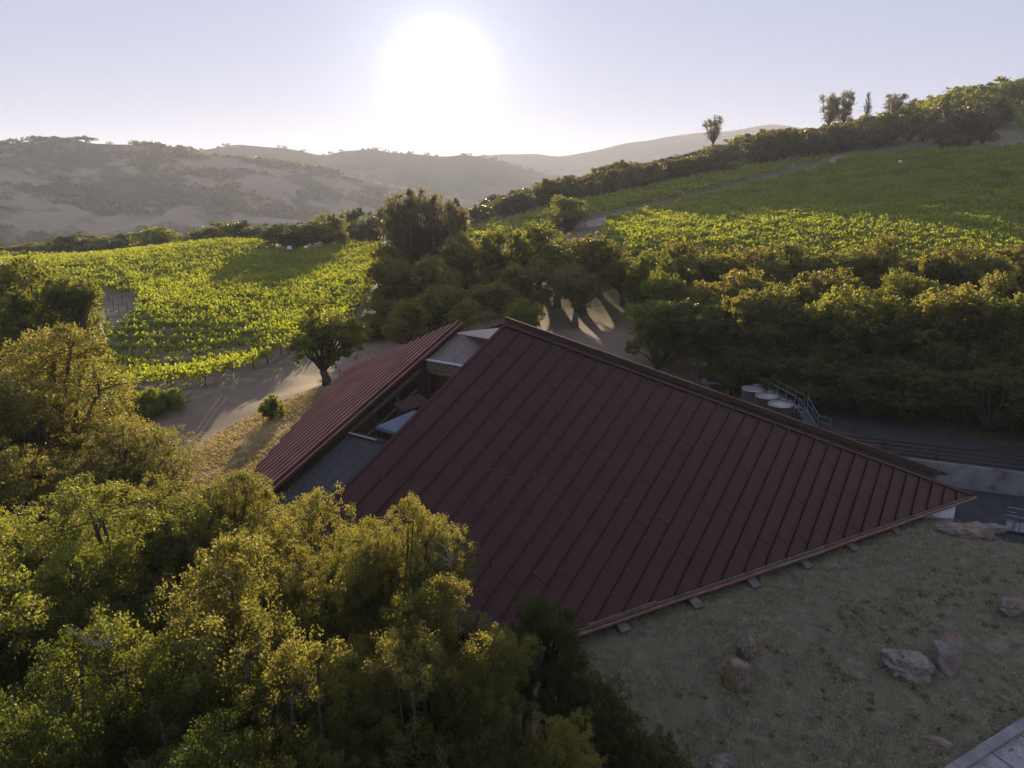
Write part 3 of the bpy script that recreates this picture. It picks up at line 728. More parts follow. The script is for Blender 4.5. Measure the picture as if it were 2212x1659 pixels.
# wooded ridge at right
edge = np.array(hits([(1080, 470), (1200, 440), (1300, 415), (1500, 372), (1700, 345), (1830, 331), (2000, 324), (2180, 318), (2230, 300)]))
sky_line = [(1000, 436), (1100, 425), (1160, 404), (1220, 386), (1270, 380), (1330, 350), (1390, 362), (1450, 345), (1500, 335), (1560, 312), (1620, 290), (1680, 277), (1740, 285), (1800, 272), (1860, 252), (1920, 240), (1980, 215), (2050, 190), (2110, 172), (2170, 156), (2260, 150), (2400, 130)]
slx = [p[0] for p in sky_line]; sly = [p[1] for p in sky_line]
rg = np.random.default_rng(5); placed = []; plan = []
G_rw = 'oaks of the wooded ridge above the right vineyard'
for t_ in range(6000):
    px = rg.uniform(1060, 2330); k = rg.integers(0, 3)
    pe = np.interp(px, [1080, 1200, 1300, 1500, 1700, 1830, 2000, 2180, 2330], [470, 440, 415, 372, 345, 331, 324, 316, 310])
    e = hit(px, pe); u = rg.uniform(0, 1) ** .8
    y = e[1] - 16 + u * (72 if px < 1850 else 130)
    x = e[0] / e[1] * y
    if in_poly(np.array([x]), np.array([y]), RVf)[0]: continue
    if max(poly_dist(np.array([x]), np.array([y]), q_)[0] for q_ in (RVu, RVm, trk)) > -3.0: continue
    if px > 2120 and y < 262: continue
    if any((x - a) ** 2 + (y - b) ** 2 < (c * .50) ** 2 for a, b, c in placed): continue
    gzz = h1(x, y); hgt = rg.uniform(7, 12); rad = rg.uniform(4.2, 6.4)
    lim = at(px, np.interp(px, slx, sly) + 0, y)[2] + rg.uniform(-.6, 1.6)
    if gzz + hgt > lim: hgt = lim - gzz
    if hgt < 2.2: continue
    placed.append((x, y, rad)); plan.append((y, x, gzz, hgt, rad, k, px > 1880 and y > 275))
    if len(placed) > 300: break
plan.sort()
for y, x, gzz, hgt, rad, k, tinted in plan[:165]:
    tree(['far_a', 'far_b', 'far_c'][k], x, y, gzz + hgt, rad, 'one of the close-set oaks in the wood on the right ridge', G_rw, M_oakg if tinted else M_far)  # lighter green leaf on the upper slope at far right
WV = []
for y, x, gzz, hgt, rad, k, tinted in plan[165:]:
    p = PR[['far_a', 'far_b', 'far_c'][k]]; V = p['crown'][0].reshape(-1, 4, 3)[::2]; a = rg.uniform(0, 6.28)
    c = V.mean(1, keepdims=True); V = c + (V - c) * 1.35
    V = V.reshape(-1, 3); sx = rad / p['rad']; sz = hgt / p['top']
    WV.append(np.column_stack([x + (V[:, 0] * math.cos(a) - V[:, 1] * math.sin(a)) * sx, y + (V[:, 0] * math.sin(a) + V[:, 1] * math.cos(a)) * sx, gzz + V[:, 2] * sz]))
WV = np.concatenate(WV); o = link('distant_woodland', mesh_np('distant_woodland', WV, np.arange(len(WV)).reshape(-1, 4), M_oakg)); tag(o, 'far wooded slope rising to the right skyline behind the nearer ridge oaks', 'woodland', kind='stuff')
# skyline trees
ptree('pine_small', 1545, 246, 262, 46, 'slender grey pine alone on the ridge skyline before the blue hill', None, M_pine, name='gray_pine', bark=M_barkg)
ptree('pine_small', 1798, 197, 270, 50, 'left half of the paired tall pines on the ridge', None, M_pine, name='gray_pine', bark=M_barkg)
ptree('pine_wide', 1830, 192, 272, 70, 'fuller right half of the paired tall pines on the ridge', None, M_pine, name='gray_pine', bark=M_barkg)
ptree('pine_wide', 1935, 198, 285, 76, 'flat-topped pine on the skyline right of the bare tree', None, M_pine, name='gray_pine', bark=M_barkg)
tb, bb = bare_proto(9, 12)
q = at(1878, 198, 275); e = empty('bare_tree', (q[0], 275, h1(q[0], 275)), 'leafless tree on the ridge between the paired pines and flat-topped pine', 'tree')
s_ = (q[2] - e.location.z) / 12
e.scale = (s_, s_, s_)
for nm, b in (('trunk', tb), ('branches', bb)):
    o = bpy.data.objects.new(nm, b.mesh(nm, M_barkg)); COL.objects.link(o); o.parent = e

# ------------------------------------------------------------------ vines
def vine_rows(poly, hole, ang, spacing, per_m, lw, lh, seed, gname, labelf, shoot=.55, hgt=1.5, posts=False):
    rg = np.random.default_rng(seed)
    P = np.array(poly); ca, sa = math.cos(ang), math.sin(ang)
    U = P[:, 0] * ca + P[:, 1] * sa; Vv = -P[:, 0] * sa + P[:, 1] * ca
    rows = []
    for k, v in enumerate(np.arange(Vv.min() + spacing * .5, Vv.max(), spacing)):
        n = int((U.max() - U.min()) * per_m)
        cl = rg.uniform(U.min(), U.max(), max(4, n // 11)); ci = rg.integers(0, len(cl), n)
        is_s = rg.uniform(0, 1, n) < .48
        u = np.where(is_s, cl[ci] + rg.normal(0, lw * .32, n), rg.uniform(U.min(), U.max(), n))
        x = u * ca - v * sa; y = u * sa + v * ca
        vis = in_poly(x, y, poly)
        if hole is not None: vis &= ~in_poly(x, y, hole)
        vis &= (np.abs(x) < y * .85 + 6)
        dens = fbm(u / 2.2, np.full(n, k * 9.1), seed, 3)
        vis &= (dens + rg.uniform(-.12, .12, n)) > .27
        u = u[vis]; x = x[vis]; y = y[vis]; n = len(u); is_s = is_s[vis]; ci = ci[vis]
        if n < 12: continue
        g0 = H(x, y)
        hv = hgt * (.80 + .35 * vnoise(u / 1.4, np.full(n, k * 3.3), seed + 1))
        clh = rg.uniform(-.15, .5, len(cl)); cla = rg.uniform(0, 2 * np.pi, len(cl)); clt = rg.uniform(.05, .9, len(cl)); clo = rg.normal(0, .22, len(cl))
        ss_ = rg.uniform(0, 1, n)
        off = np.where(is_s, clo[ci] + rg.normal(0, lw * .22, n), rg.normal(0, .24, n))
        zz = np.where(is_s, hv - .25 + clh[ci] * ss_ + .25 * ss_, rg.uniform(.5, .95, n) * hv)
        ln0 = np.where(is_s, ss_ * clt[ci] * .35, 0)
        cx_ = x - sa * off + np.cos(cla[ci]) * ln0; cy_ = y + ca * off + np.sin(cla[ci]) * ln0
        c = np.column_stack([cx_, cy_, g0 + zz])
        a = np.where(is_s, cla[ci] + rg.normal(0, .5, n), rg.uniform(0, 2 * np.pi, n))
        tilt = np.where(is_s, clt[ci] + rg.normal(0, .3, n), rg.uniform(.3, 1.5, n))
        d = np.column_stack([np.cos(a) * np.sin(tilt), np.sin(a) * np.sin(tilt), np.cos(tilt)])
        s = np.cross(d, rg.normal(0, 1, (n, 3))); s /= np.linalg.norm(s, axis=1, keepdims=True)
        ln = np.where(is_s, lh * rg.uniform(.6, 1.2, n), lh * rg.uniform(.6, 1.1, n))[:, None]; wd = np.where(is_s, lw * .8, lw * 1.15)[:, None] * rg.uniform(.7, 1.3, (n, 1))
        V = np.stack([c - d * ln * .5, c + s * wd * .5, c + d * ln * .5, c - s * wd * .5], 1).reshape(-1, 3)
        od = np.argsort(u); us = u[od]; cut = np.nonzero(np.diff(us) > 1.8)[0] + 1
        for sg in np.split(od, cut):
            if len(sg) < 30: continue
            V4 = V.reshape(-1, 4, 3)[sg].reshape(-1, 3)
            rows.append((k, v, u[sg], V4, len(sg)))
    for i, (k, v, u, V, n) in enumerate(rows):
        org = Vector(V.mean(0).tolist())
        me = mesh_np('vine_row', V - np.array(org), np.arange(n * 4).reshape(-1, 4), M_vine)
        o = link('vine_row', me); o.location = org
        tag(o, labelf(i, len(rows)), 'vine row', gname)
        if posts:
            um = u.max(); ps = [um - .4, um - 3.2, um - 6.0] if i < 26 else []
            for j, up_ in enumerate(ps):
                xx = up_ * ca - v * sa; yy = up_ * sa + v * ca; b = MB(); zg = h1(xx, yy)
                b.box((xx, yy, zg - .1), .09, .09, 1.5 if j == 0 else 1.35, .3)
                b.tube([(xx, yy + .06, zg + .9), (xx + .2, yy + .06, zg + .95)], .02, 4)
                pp = b.build('trellis_post', M_fence); pp.parent = o; pp.location = -org
def lab_left(i, n): return (ORD[i] + ' leafy vine row up from the gravel road, left vineyard') if i < 12 else 'leafy sunlit vine row higher up the left vineyard'
def lab_r(i, n): return 'green vine row in the large right vineyard'
vine_rows(LV, BP, R_(4), 2.5, 130, .20, .32, 21, 'vine rows of the left vineyard', lab_left, posts=True)
vine_rows(RVm, None, R_(6), 2.7, 95, .27, .40, 22, 'vine rows of the right vineyard', lab_r, hgt=1.8)
vine_rows(RVu, None, R_(20), 2.6, 22, .55, .75, 23, 'vine rows of the strip above the dirt track', lambda i, n: 'vine row in the strip between the dirt track and the wood')
vine_rows(RVf, None, R_(62), 3.6, 40, .5, .7, 24, 'vine rows on the far hillside patch', lambda i, n: 'slanting vine row on the hillside patch at the right border')

# stakes and grow tubes on the bare patch
bx = [(-49, 62)]
rg = np.random.default_rng(31)
stk = [(160, 735), (172, 745), (185, 728), (200, 742), (196, 712), (214, 700), (212, 720), (232, 690), (238, 708), (246, 668), (258, 680), (222, 668), (266, 660), (276, 672), (284, 690), (206, 658), (236, 655), (150, 720), (140, 705), (180, 760), (205, 770), (290, 665)]
for i, (px, py) in enumerate(stk):
    p = hit(px, py); b = MB(); b.box((0, 0, -.1), .07, .07, 1.5, i)
    b.box((0, 0, .75), .03, .16, .04, i)
    o = b.build('vine_stake', M_fence); o.location = tuple(p); tag(o, 'thin dark vine stake standing in the brown bare patch', 'stake', 'vine stakes on the bare patch')
for i, (px, py) in enumerate([(198, 722), (221, 722), (196, 744), (204, 744), (224, 712), (210, 758), (199, 756), (216, 700), (185, 690), (234, 676), (505, 842 - 25), (210, 775), (297, 694)]):
    p = hit(px, py); b = MB(); b.tube([(0, 0, -.02), (0, 0, .42)], .055, 7); b.tube([(0, 0, .40), (0, 0, .60)], .012, 4)
    o = b.build('grow_tube', M_plas); o.location = tuple(p); tag(o, 'white grow tube beside the gravel road verge' if i == 10 else 'short white grow tube on a young vine in the brown patch', 'grow tube', None if i == 10 else 'white grow tubes on the bare patch')

# ------------------------------------------------------------------ winery building
A = np.array([-.34, 31.9, -5.85 + CAMZ]); B = np.array([24.0, 34.5, -15.3 + CAMZ]); Cc = np.array([2.7, 22.7, -15.3 + CAMZ])
S = np.array([.524, .752, .400]); S /= np.linalg.norm(S); E = np.array([.875, .485, 0]); E /= np.linalg.norm(E)
def on_plane(px, py, p0, n):
    d = ray(px, py); o = np.array([0, 0, CAMZ]); t = np.dot(p0 - o, n) / np.dot(d, n); return o + d * t
NR = np.cross(E, S); NR /= np.linalg.norm(NR)
if NR[2] < 0: NR = -NR
A = on_plane(1090, 705, B, NR); Cc = on_plane(1262, 1352, B, NR)
S = on_plane(720, 1080, B, NR) - A; S = -S / np.linalg.norm(S)
D2 = A - 14.2 * S; C2 = Cc - 3.2 * E
Bv = np.cross(S, NR); Bv /= np.linalg.norm(Bv)
if np.dot(B - A, Bv) < 0: Bv = -Bv
def pl(p): d = np.array(p) - A; return (float(np.dot(d, S)), float(np.dot(d, Bv)))
def wp_(a, b, hh=0): return A + S * a + Bv * b + NR * hh
roofpoly = [pl(A), pl(B), pl(C2), pl(D2)]
bld = empty('winery_building', (4, 30, 2.0), 'low winery with steep dark red metal roofs sunk in the grassy bank', 'building')
def clip_half(poly, ax, val, keep_less):
    out = []
    for i in range(len(poly)):
        p, q = poly[i], poly[(i + 1) % len(poly)]
        a = p[ax] <= val if keep_less else p[ax] >= val; b = q[ax] <= val if keep_less else q[ax] >= val
        if a: out.append(p)
        if a != b:
            t = (val - p[ax]) / (q[ax] - p[ax]); out.append((p[0] + t * (q[0] - p[0]), p[1] + t * (q[1] - p[1])))
    return out
bmax = max(p[1] for p in roofpoly); amin = min(p[0] for p in roofpoly)
NS = 33; sp = bmax / NS
panels = MB(); seams = MB(); clips = MB(); rr = random.Random(3)
plen = 2.55
def area(p): return abs(sum(p[i][0] * p[(i + 1) % len(p)][1] - p[(i + 1) % len(p)][0] * p[i][1] for i in range(len(p)))) / 2
for i in range(NS):
    st = clip_half(clip_half(roofpoly, 1, i * sp + .004, False), 1, (i + 1) * sp - .001, True)
    if len(st) < 3: continue
    o0 = (i * .83) % plen + rr.uniform(-.1, .1)
    a0 = -30 + o0
    while a0 < 14:
        pg = clip_half(clip_half(st, 0, a0, False), 0, a0 + plen - .002, True)
        if len(pg) >= 3 and area(pg) > .02:
            tx = rr.gauss(0, .0005); ty = rr.gauss(0, .0007); dz = rr.uniform(0, .003)
            top = [wp_(a, b, .035 + .013 * (1 - (a - a0) / plen) + tx * (a - a0) + ty * (b - i * sp) + dz) for a, b in pg]
            panels.prism(top, -NR * .06)
        a0 += plen
    if i > 0:
        b_ = i * sp
        xs_ = []
        for k in range(4):
            p, q = roofpoly[k], roofpoly[(k + 1) % 4]
            if (p[1] <= b_) != (q[1] <= b_): xs_.append(p[0] + (b_ - p[1]) / (q[1] - p[1]) * (q[0] - p[0]))
        if len(xs_) == 2:
            lo, hi = min(xs_), max(xs_)
            seams.bar(wp_(lo + .02, b_, .075), wp_(hi - .02, b_, .09), .06, .15, NR)
            a_ = lo + rr.uniform(.3, 1.5)
            while a_ < hi - .3:
                if rr.random() < .8: clips.bar(wp_(a_, b_ + rr.choice((-.045, .045)), .085), wp_(a_ + .055, b_ + .045, .085), .05, .03, NR)
                a_ += rr.uniform(1.0, 2.4)
roof = panels.build('metal_roof', M_roof, bld); roof['label'] = 'big dark red standing-seam roof slope'
so = seams.build('roof_seams', M_seam, roof); co = clips.build('seam_clips', M_clip, roof)
# deck under the sheets and edge trims
dk = MB(); dk.prism([wp_(a, b, -.03) for a, b in roofpoly], -NR * .16); dk.build('roof_deck', M_dtimber, bld)
tr = MB(); tr.bar(A + NR * .07 + S * .02, B + NR * .07 + S * .02, .14, .12, NR); tr.bar(A + NR * .07 - Bv * .03, D2 + NR * .07 - Bv * .03, .12, .10, NR)
tr.build('ridge_cap', M_roof, bld)
EN = np.cross(E, [0, 0, 1]); EN /= np.linalg.norm(EN)          # out from the eave, level
if np.dot(EN, Cc - A) < 0: EN = -EN
fb = MB(); fb.bar(C2 + EN * .05 - np.array([0, 0, .12]), B + EN * .05 - np.array([0, 0, .12]), .07, .22); fb.build('fascia', M_timber, bld)
gt = MB(); gpts = []
for k in range(41):
    t = k / 40; p = C2 + (B - C2) * t + EN * .20 + np.array([0, 0, -.14 + .02 * math.sin(t * 9) + .012 * math.sin(t * 31)]); gpts.append(tuple(p))
gpts.append(tuple(B + E * .35 + EN * .18 + np.array([0, 0, -.12])))
gt.tube(gpts, .075, 8); gt.build('gutter_pipe', M_gutter, bld, True)
bd2 = MB(); bd2.bar(Cc + EN * .11 + E * .1 - np.array([0, 0, -.02]), Cc + E * 3.3 + EN * .11 - np.array([0, 0, -.02]), .05, .16); bd2.build('loose_board', M_timber, bld)
for i, (px, py) in enumerate([(1325, 1345), (1482, 1296), (1606, 1254), (1719, 1214), (1817, 1177), (1911, 1143)]):
    t = (px - 1262) / (2095 - 1262); g0 = hit(px, py); b = MB()
    dr = EN * .75
    base = np.array([g0[0], g0[1], g0[2]]); b.bar(base + EN * .75 + np.array([0, 0, .05]), base - EN * .5 + np.array([0, 0, .62]), .40, .13)
    b.box((base[0] + EN[0] * .5, base[1] + EN[1] * .5, base[2] - .18), .4, .32, .2, math.atan2(E[1], E[0]))
    b.build('rafter_foot', M_gwood, bld)
# body walls (inset under the slab, closed down to the ground)
def body(poly, n, off, zb, name, m, inset=.93):
    c = sum(np.array(p) for p in poly) / len(poly); mb = MB(); k = len(poly)
    top = [c + (np.array(p) - c) * inset - n * off for p in poly]
    bot = [np.array([p[0], p[1], zb]) for p in top]
    mb.add(top + bot, [tuple(range(k))] + [(i, (i + 1) % k, k + (i + 1) % k, k + i) for i in range(k)])
    return mb.build(name, m, bld)
body([A, B, C2, D2], NR, .3, .8, 'wall', M_brown, .93)
mw = MB(); w0 = atz(2050, 1090, -15.55); 
wa = B - E * 1.5 + np.array([-.55, .30, 0]); wb_ = B - E * .55 + np.array([-.25, .05, 0])
mw.prism([(wb_[0], wb_[1], 2.9), (wb_[0] - 2.6, wb_[1] - 1.15, 2.9), (wb_[0] - 2.9, wb_[1] - .6, 2.9), (wb_[0] - .25, wb_[1] + .5, 2.9)], (0, 0, 1.55))
mw.build('end_wall', M_white, bld)
# far roof behind the ridge
F1 = at(1092, 684, 34.2); F2 = at(2045, 1021, 36.4); F3 = at(1008, 709, 39.0)
FD = F3 - F1
FN = np.cross(F2 - F1, FD); FN /= np.linalg.norm(FN); FN = FN if FN[2] > 0 else -FN
F4 = F1 + FD * 1.15; F5 = F2 + FD * .9
FE = (F2 - F1) / np.linalg.norm(F2 - F1)
mb = MB(); mb.prism([F1, F2, F5, F4], -FN * .14); mb.build('back_roof', M_roof, bld)
dn = np.array([0, 0, -1.0])
nb_ = np.cross(FE, [0, 0, 1]); nb_ /= np.linalg.norm(nb_); nb_ = nb_ if nb_[1] < 0 else -nb_   # toward the camera
mb = MB(); mb.bar(F1 + dn * .20 + nb_ * .08, F2 - FE * .5 + dn * .20 + nb_ * .08, .10, .24); mb.build('ridge_beam', M_dtimber, bld)
mb = MB(); mb.bar(F1 + dn * .02 + nb_ * .06, F2 + dn * .02 + nb_ * .06, .14, .05); mb.build('ridge_cap', M_roofc, bld)
mb = MB(); mb.bar(F1 + dn * .55 + nb_ * .30, F2 - FE * 1.9 + dn * .55 + nb_ * .30, .10, .26); mb.build('ridge_beam', M_dtimber, bld)
mb = MB(); mb.bar(F1 + dn * .20, F4 + dn * .20, .10, .26); mb.bar(F1 + dn * .02, F4 + dn * .02, .12, .05); mb.build('verge_board', M_timber, bld)
# valley strip between the two ridges
G1 = A + dn * .55 + S * .1; G2 = B + dn * .35 + S * .1; G3 = F2 + dn * .75; G4 = F1 + dn * .85
mb = MB(); mb.prism([G1, G2, G3, G4], (0, 0, -.1)); mb.build('valley_gutter', M_glass, bld)
mb = MB(); mb.bar((G1 + G4) / 2 + np.array([0, -.5, .1]), (G2 + G3) / 2 + np.array([0, -.3, .1]), .05, .05); mb.build('drain_pipe', M_flash, bld)
body([F1, F2, F5, F4], FN, .3, .8, 'wall', M_brown, .96)

# corrugated roof at left
T1 = at(998, 697, 40.0)
S1 = at(749, 800, 43.5); L1 = None
TS = S
W_ = S1 - T1
LN = np.cross(TS, W_); LN /= np.linalg.norm(LN); LN = LN if LN[2] > 0 else -LN
K1 = on_plane(862, 757, T1, LN)
L1 = on_plane(528, 1048, T1, LN)
E1 = on_plane(600, 1046, T1, LN)
TS = (T1 - E1) / np.linalg.norm(T1 - E1)
E2 = E1 - TS * 2.5; L2 = L1 + (E2 - E1) * .9
ctr = [T1, K1, S1, L1, L2, E2]
LB = np.cross(LN, TS); LB /= np.linalg.norm(LB)
if np.dot(S1 - T1, LB) < 0: LB = -LB
def pc(p): d = np.array(p) - T1; return (float(np.dot(d, TS)), float(np.dot(d, LB)))
cpoly = [pc(p) for p in ctr]
bm_ = max(p[1] for p in cpoly); NC = 17; cs = bm_ / NC
mb = MB()
NSUB = 12
def cprof(t): t = t % 1.0; return .24 * max(0.0, math.sin(math.pi * min(1, t / .62))) if t < .62 else 0.0
for i in range(NC):
    for k in range(NSUB):
        b0 = (i + k / NSUB) * cs; b1 = (i + (k + 1) / NSUB) * cs; h0_ = cprof(k / NSUB); h1_ = cprof((k + 1) / NSUB)
        st = clip_half(clip_half(cpoly, 1, b0, False), 1, b1, True)
        if len(st) < 3 or area(st) < 1e-3: continue
        top = [T1 + TS * a + LB * b + LN * (h0_ + (h1_ - h0_) * (b - b0) / (b1 - b0)) for a, b in st]
        mb.add(top, [tuple(range(len(top)))])
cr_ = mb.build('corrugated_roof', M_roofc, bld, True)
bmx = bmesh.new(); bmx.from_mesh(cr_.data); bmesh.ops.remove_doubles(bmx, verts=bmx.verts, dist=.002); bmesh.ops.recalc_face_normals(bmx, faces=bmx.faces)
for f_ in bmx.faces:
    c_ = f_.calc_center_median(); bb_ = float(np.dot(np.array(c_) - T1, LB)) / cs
    f_.material_index = 0 if .16 < (bb_ % 1.0) < .5 else 1  # sun highlight painted on rib tops, shade painted on feet and grooves
bmx.to_mesh(cr_.data); bmx.free(); cr_.data.materials.append(M_ribshade)
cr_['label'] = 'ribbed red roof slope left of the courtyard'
mb = MB(); mb.prism([p - LN * .03 for p in ctr], -LN * .18); mb.build('roof_deck', M_dtimber, bld)
rt = -LB.copy(); rt[2] = 0; rt /= np.linalg.norm(rt)
mb = MB(); mb.bar(T1 + rt * .05 + dn * .03, E2 + rt * .05 + dn * .03, .12, .14); mb.build('ridge_cap', M_roofc, bld)
mb = MB(); mb.bar(T1 + rt * .02 + dn * .26, E2 + rt * .02 + dn * .26, .08, .30); mb.build('fascia', M_dtimber, bld)
mb = MB(); mb.bar(T1 - TS * 3.6 + rt * .02 + dn * .55, T1 - TS * 9.3 + rt * .02 + dn * .55, .12, .16); mb.build('roof_beam', M_timber, bld)
body([p - LN * .05 for p in ctr], LN, .25, .8, 'wall', M_brown, .95)
# courtyard wall plane details
def cy_pt(t, drop, inn=-.10): return T1 - TS * t + rt * inn + dn * drop
mb = MB(); mb.prism([cy_pt(3.2, .7), cy_pt(9.6, .7), cy_pt(9.6, 4.5), cy_pt(3.2, 6.5)], -rt * .12); mb.build('courtyard_wall', M_brown, bld)
mb = MB(); mb.prism([cy_pt(4.0, .85, -.04), cy_pt(7.2, .85, -.04), cy_pt(7.2, 1.45, -.04), cy_pt(4.0, 1.45, -.04)], -rt * .06); wn = mb.build('clerestory_window', M_glass, bld)
mb = MB(); mb.bar(cy_pt(4.0, 1.5, .02), cy_pt(9.4, 1.5, .02), .08, .09); mb.build('roof_beam', M_timber, bld)
for t in (5.6, 7.3):
    p = cy_pt(t, .6, .08); mb = MB(); mb.bar(p, p + dn * 5.0, .16, .16); mb.build('post', M_brown, bld)
# shingle roofs
def uvq(mb_pts, name, m, su, sv):
    me = bpy.data.meshes.new(name); n = len(mb_pts)
    P_ = [np.array(p) for p in mb_pts]; bot = [p + dn * .14 for p in P_]
    me.from_pydata([tuple(p) for p in P_ + bot], [], [tuple(range(n))] + [(i, n + i, n + (i + 1) % n, (i + 1) % n) for i in range(n)])
    uv = me.uv_layers.new(name='UVMap'); u_ = (P_[1] - P_[0]); u_ /= np.linalg.norm(u_); nrm_ = np.cross(u_, P_[-1] - P_[0]); v_ = np.cross(nrm_, u_); v_ /= np.linalg.norm(v_)
    for lp in me.loops:
        d = np.array(me.vertices[lp.vertex_index].co) - P_[0]; uv.data[lp.index].uv = (float(np.dot(d, u_)) * su, float(np.dot(d, v_)) * sv)
    me.materials.append(m); o = link(name, me, bld); return o
RX = np.array([.82, -.57, 0]); RX /= np.linalg.norm(RX)
U0 = T1 - TS * 3.15 + dn * .30 + rt * .06; U1 = U0 + RX * 6.2; U3 = T1 - TS * .45 + dn * .30 + rt * .06; U2 = U3 + RX * 6.0
uvq([U0, U1, U2, U3], 'shingle_roof', M_sh1, 1, 1)['label'] = 'brown shingle roof at the head of the courtyard'
mb = MB(); mb.bar(U0 + np.array([0, -.1, .02]), U1 + np.array([0, -.1, .02]), .22, .07); mb.build('flashing', M_flash, bld)
mb = MB(); mb.bar(U0 + dn * .28 + np.array([0, -.05, 0]), U1 + dn * .28 + np.array([0, -.05, 0]), .10, .34); mb.bar(U0 + dn * .62 + np.array([0, .02, 0]), U1 + dn * .62 + np.array([0, .02, 0]), .08, .26); mb.build('roof_beam', M_timber, bld)
mb = MB(); mb.prism([U0 + dn * .7 + np.array([0, .3, 0]), U1 + dn * .7 + np.array([0, .3, 0]), U1 + dn * 6 + np.array([0, .3, 0]), U0 + dn * 6 + np.array([0, .3, 0])], (0, .1, 0)); mb.build('courtyard_wall', M_dtimber, bld)
mb = MB(); p = U0 + dn * .6 + RX * .15; mb.bar(p, p + dn * 5.5, .14, .14); mb.build('post', M_brown, bld)
mb = MB(); mt = [at(988, 718, 38.6), at(1106, 704.5, 33.3), at(1063, 731, 34.8)]; mb.prism(mt, (0, 0, -.08)); mb.build('roof_panel', M_memb, bld)['label'] = 'pale pink triangular roof panel catching the sun'
Q0 = T1 - TS * 9.3 + dn * .55 + rt * .10; Q1 = Q0 + RX * 6; Q3 = T1 - TS * 17.2 + dn * .55 + rt * .1; Q2 = Q3 + RX * 6
uvq([Q3, Q2, Q1, Q0], 'shingle_roof', M_sh2, 1, 1)['label'] = 'shaded grey shingle roof below the courtyard'
mb = MB(); mb.bar(Q0 + np.array([0, .1, .05]), Q1 + np.array([0, .1, .05]), .16, .22); mb.bar(Q0 + np.array([0, .42, .0]), Q1 + np.array([0, .42, .0]), .14, .2); mb.build('roof_beam', M_dtimber, bld)
mb = MB(); mb.bar(Q0 + np.array([0, -.02, .17]) + RX * .1, Q0 + RX * 2.0 + np.array([0, -.02, .17]), .05, .04); mb.build('flashing', M_memb, bld)
mb = MB(); cq = [at(812, 921, 32.4), at(893, 886, 34.4), at(960, 900, 34.0), at(880, 942, 31.8)]; mb.prism(cq, (0, 0, -.15)); cv = mb.build('canopy', M_canvas, bld); cv['label'] = 'pale blue awning down in the courtyard'
mb = MB(); cq = [at(850, 872, 34.3), at(905, 850, 35.4), at(935, 870, 35.2), at(870, 889, 34.0)]; mb.prism(cq, (0, 0, -.15)); mb.build('low_roof', M_roof, bld)
mb = MB(); mb.prism([(-9.5, 27, 3.2), (1, 24, 3.2), (4, 34, 3.2), (-5, 40, 3.2)], (0, 0, .2)); mb.build('courtyard_floor', M_brown, bld)

# ------------------------------------------------------------------ retaining wall, fences
WL = [(10, 46.1), (17.5, 42.95), (25.4, 39.6), (29.5, 37.9), (40, 33.6), (62, 24.6)]
rw = empty('retaining_wall', (29.5, 37.9, 3.3), 'stained concrete retaining wall between the upper drive and lower road', 'wall')
b = MB()
for i in range(5):
    (x1, y1), (x2, y2) = WL[i], WL[i + 1]; n = int(math.hypot(x2 - x1, y2 - y1) / 2.45) or 1
    for k in range(n):
        a = (x1 + (x2 - x1) * k / n, y1 + (y2 - y1) * k / n); c = (x1 + (x2 - x1) * (k + 1) / n, y1 + (y2 - y1) * (k + 1) / n)
        dx, dy = c[0] - a[0], c[1] - a[1]; l = math.hypot(dx, dy); ux, uy = dx / l, dy / l
        b.bar((a[0] + ux * .012, a[1] + uy * .012, 3.72), (c[0] - ux * .012, c[1] - uy * .012, 3.72), .32, 1.72)
b.build('wall_panel', M_conc, rw)
b = MB()
for i in range(5): b.bar((WL[i][0], WL[i][1] + .03, 3.70), (WL[i + 1][0], WL[i + 1][1] + .03, 3.70), .22, 1.66)
b.build('wall_core', M_asph, rw)
def fence(name, pts, hgt, rails, m, label, postw=.13, railh=.13, step=2.4, zoff=0.0, base=None):
    e = empty(name, (pts[0][0], pts[0][1], h1(*pts[0])), label, 'fence')
    dense = []
    for i in range(len(pts) - 1):
        a = np.array(pts[i]); c = np.array(pts[i + 1]); n = max(1, int(np.linalg.norm(c - a) / step))
        for k in range(n): dense.append(a + (c - a) * k / n)
    dense.append(np.array(pts[-1]))
    zs = [(h1(*p) if base is None else base) + zoff for p in dense]
    for p, z in zip(dense, zs):
        b = MB(); b.box((p[0], p[1], z - .1), postw, postw, hgt + .2, .4); b.build('post', m, e)
    for r in rails:
        b = MB()
        for i in range(len(dense) - 1):
            b.bar((dense[i][0], dense[i][1] - .09, zs[i] + r), (dense[i + 1][0], dense[i + 1][1] - .09, zs[i + 1] + r), .045, railh)
        b.build('rail', m, e)
    return e
fence('wooden_fence', [(17.5, 43.2), (25.4, 39.85), (29.5, 38.15), (40, 33.85), (60, 25.6)], 1.05, (.22, .48, .74, 1.0), M_fence, 'dark board rail fence along the top of the concrete wall', base=4.5)
fence('garden_fence', [tuple(hit(px, py)[:2]) for px, py in ((1625, 808), (1683, 834), (1755, 850), (1850, 868))], 1.15, (.35, .7, 1.05), M_fence, 'dark post fence under the trees behind the steel tanks', postw=.09, railh=.05, step=1.6)
fence('cable_rail', [tuple(hit(px, py)[:2]) for px, py in ((1762, 915), (1800, 922), (1845, 935), (1875, 942))], .75, (.3, .7), M_fence, 'thin dark rail between the stairs and the retaining wall', postw=.05, railh=.035, step=1.7)

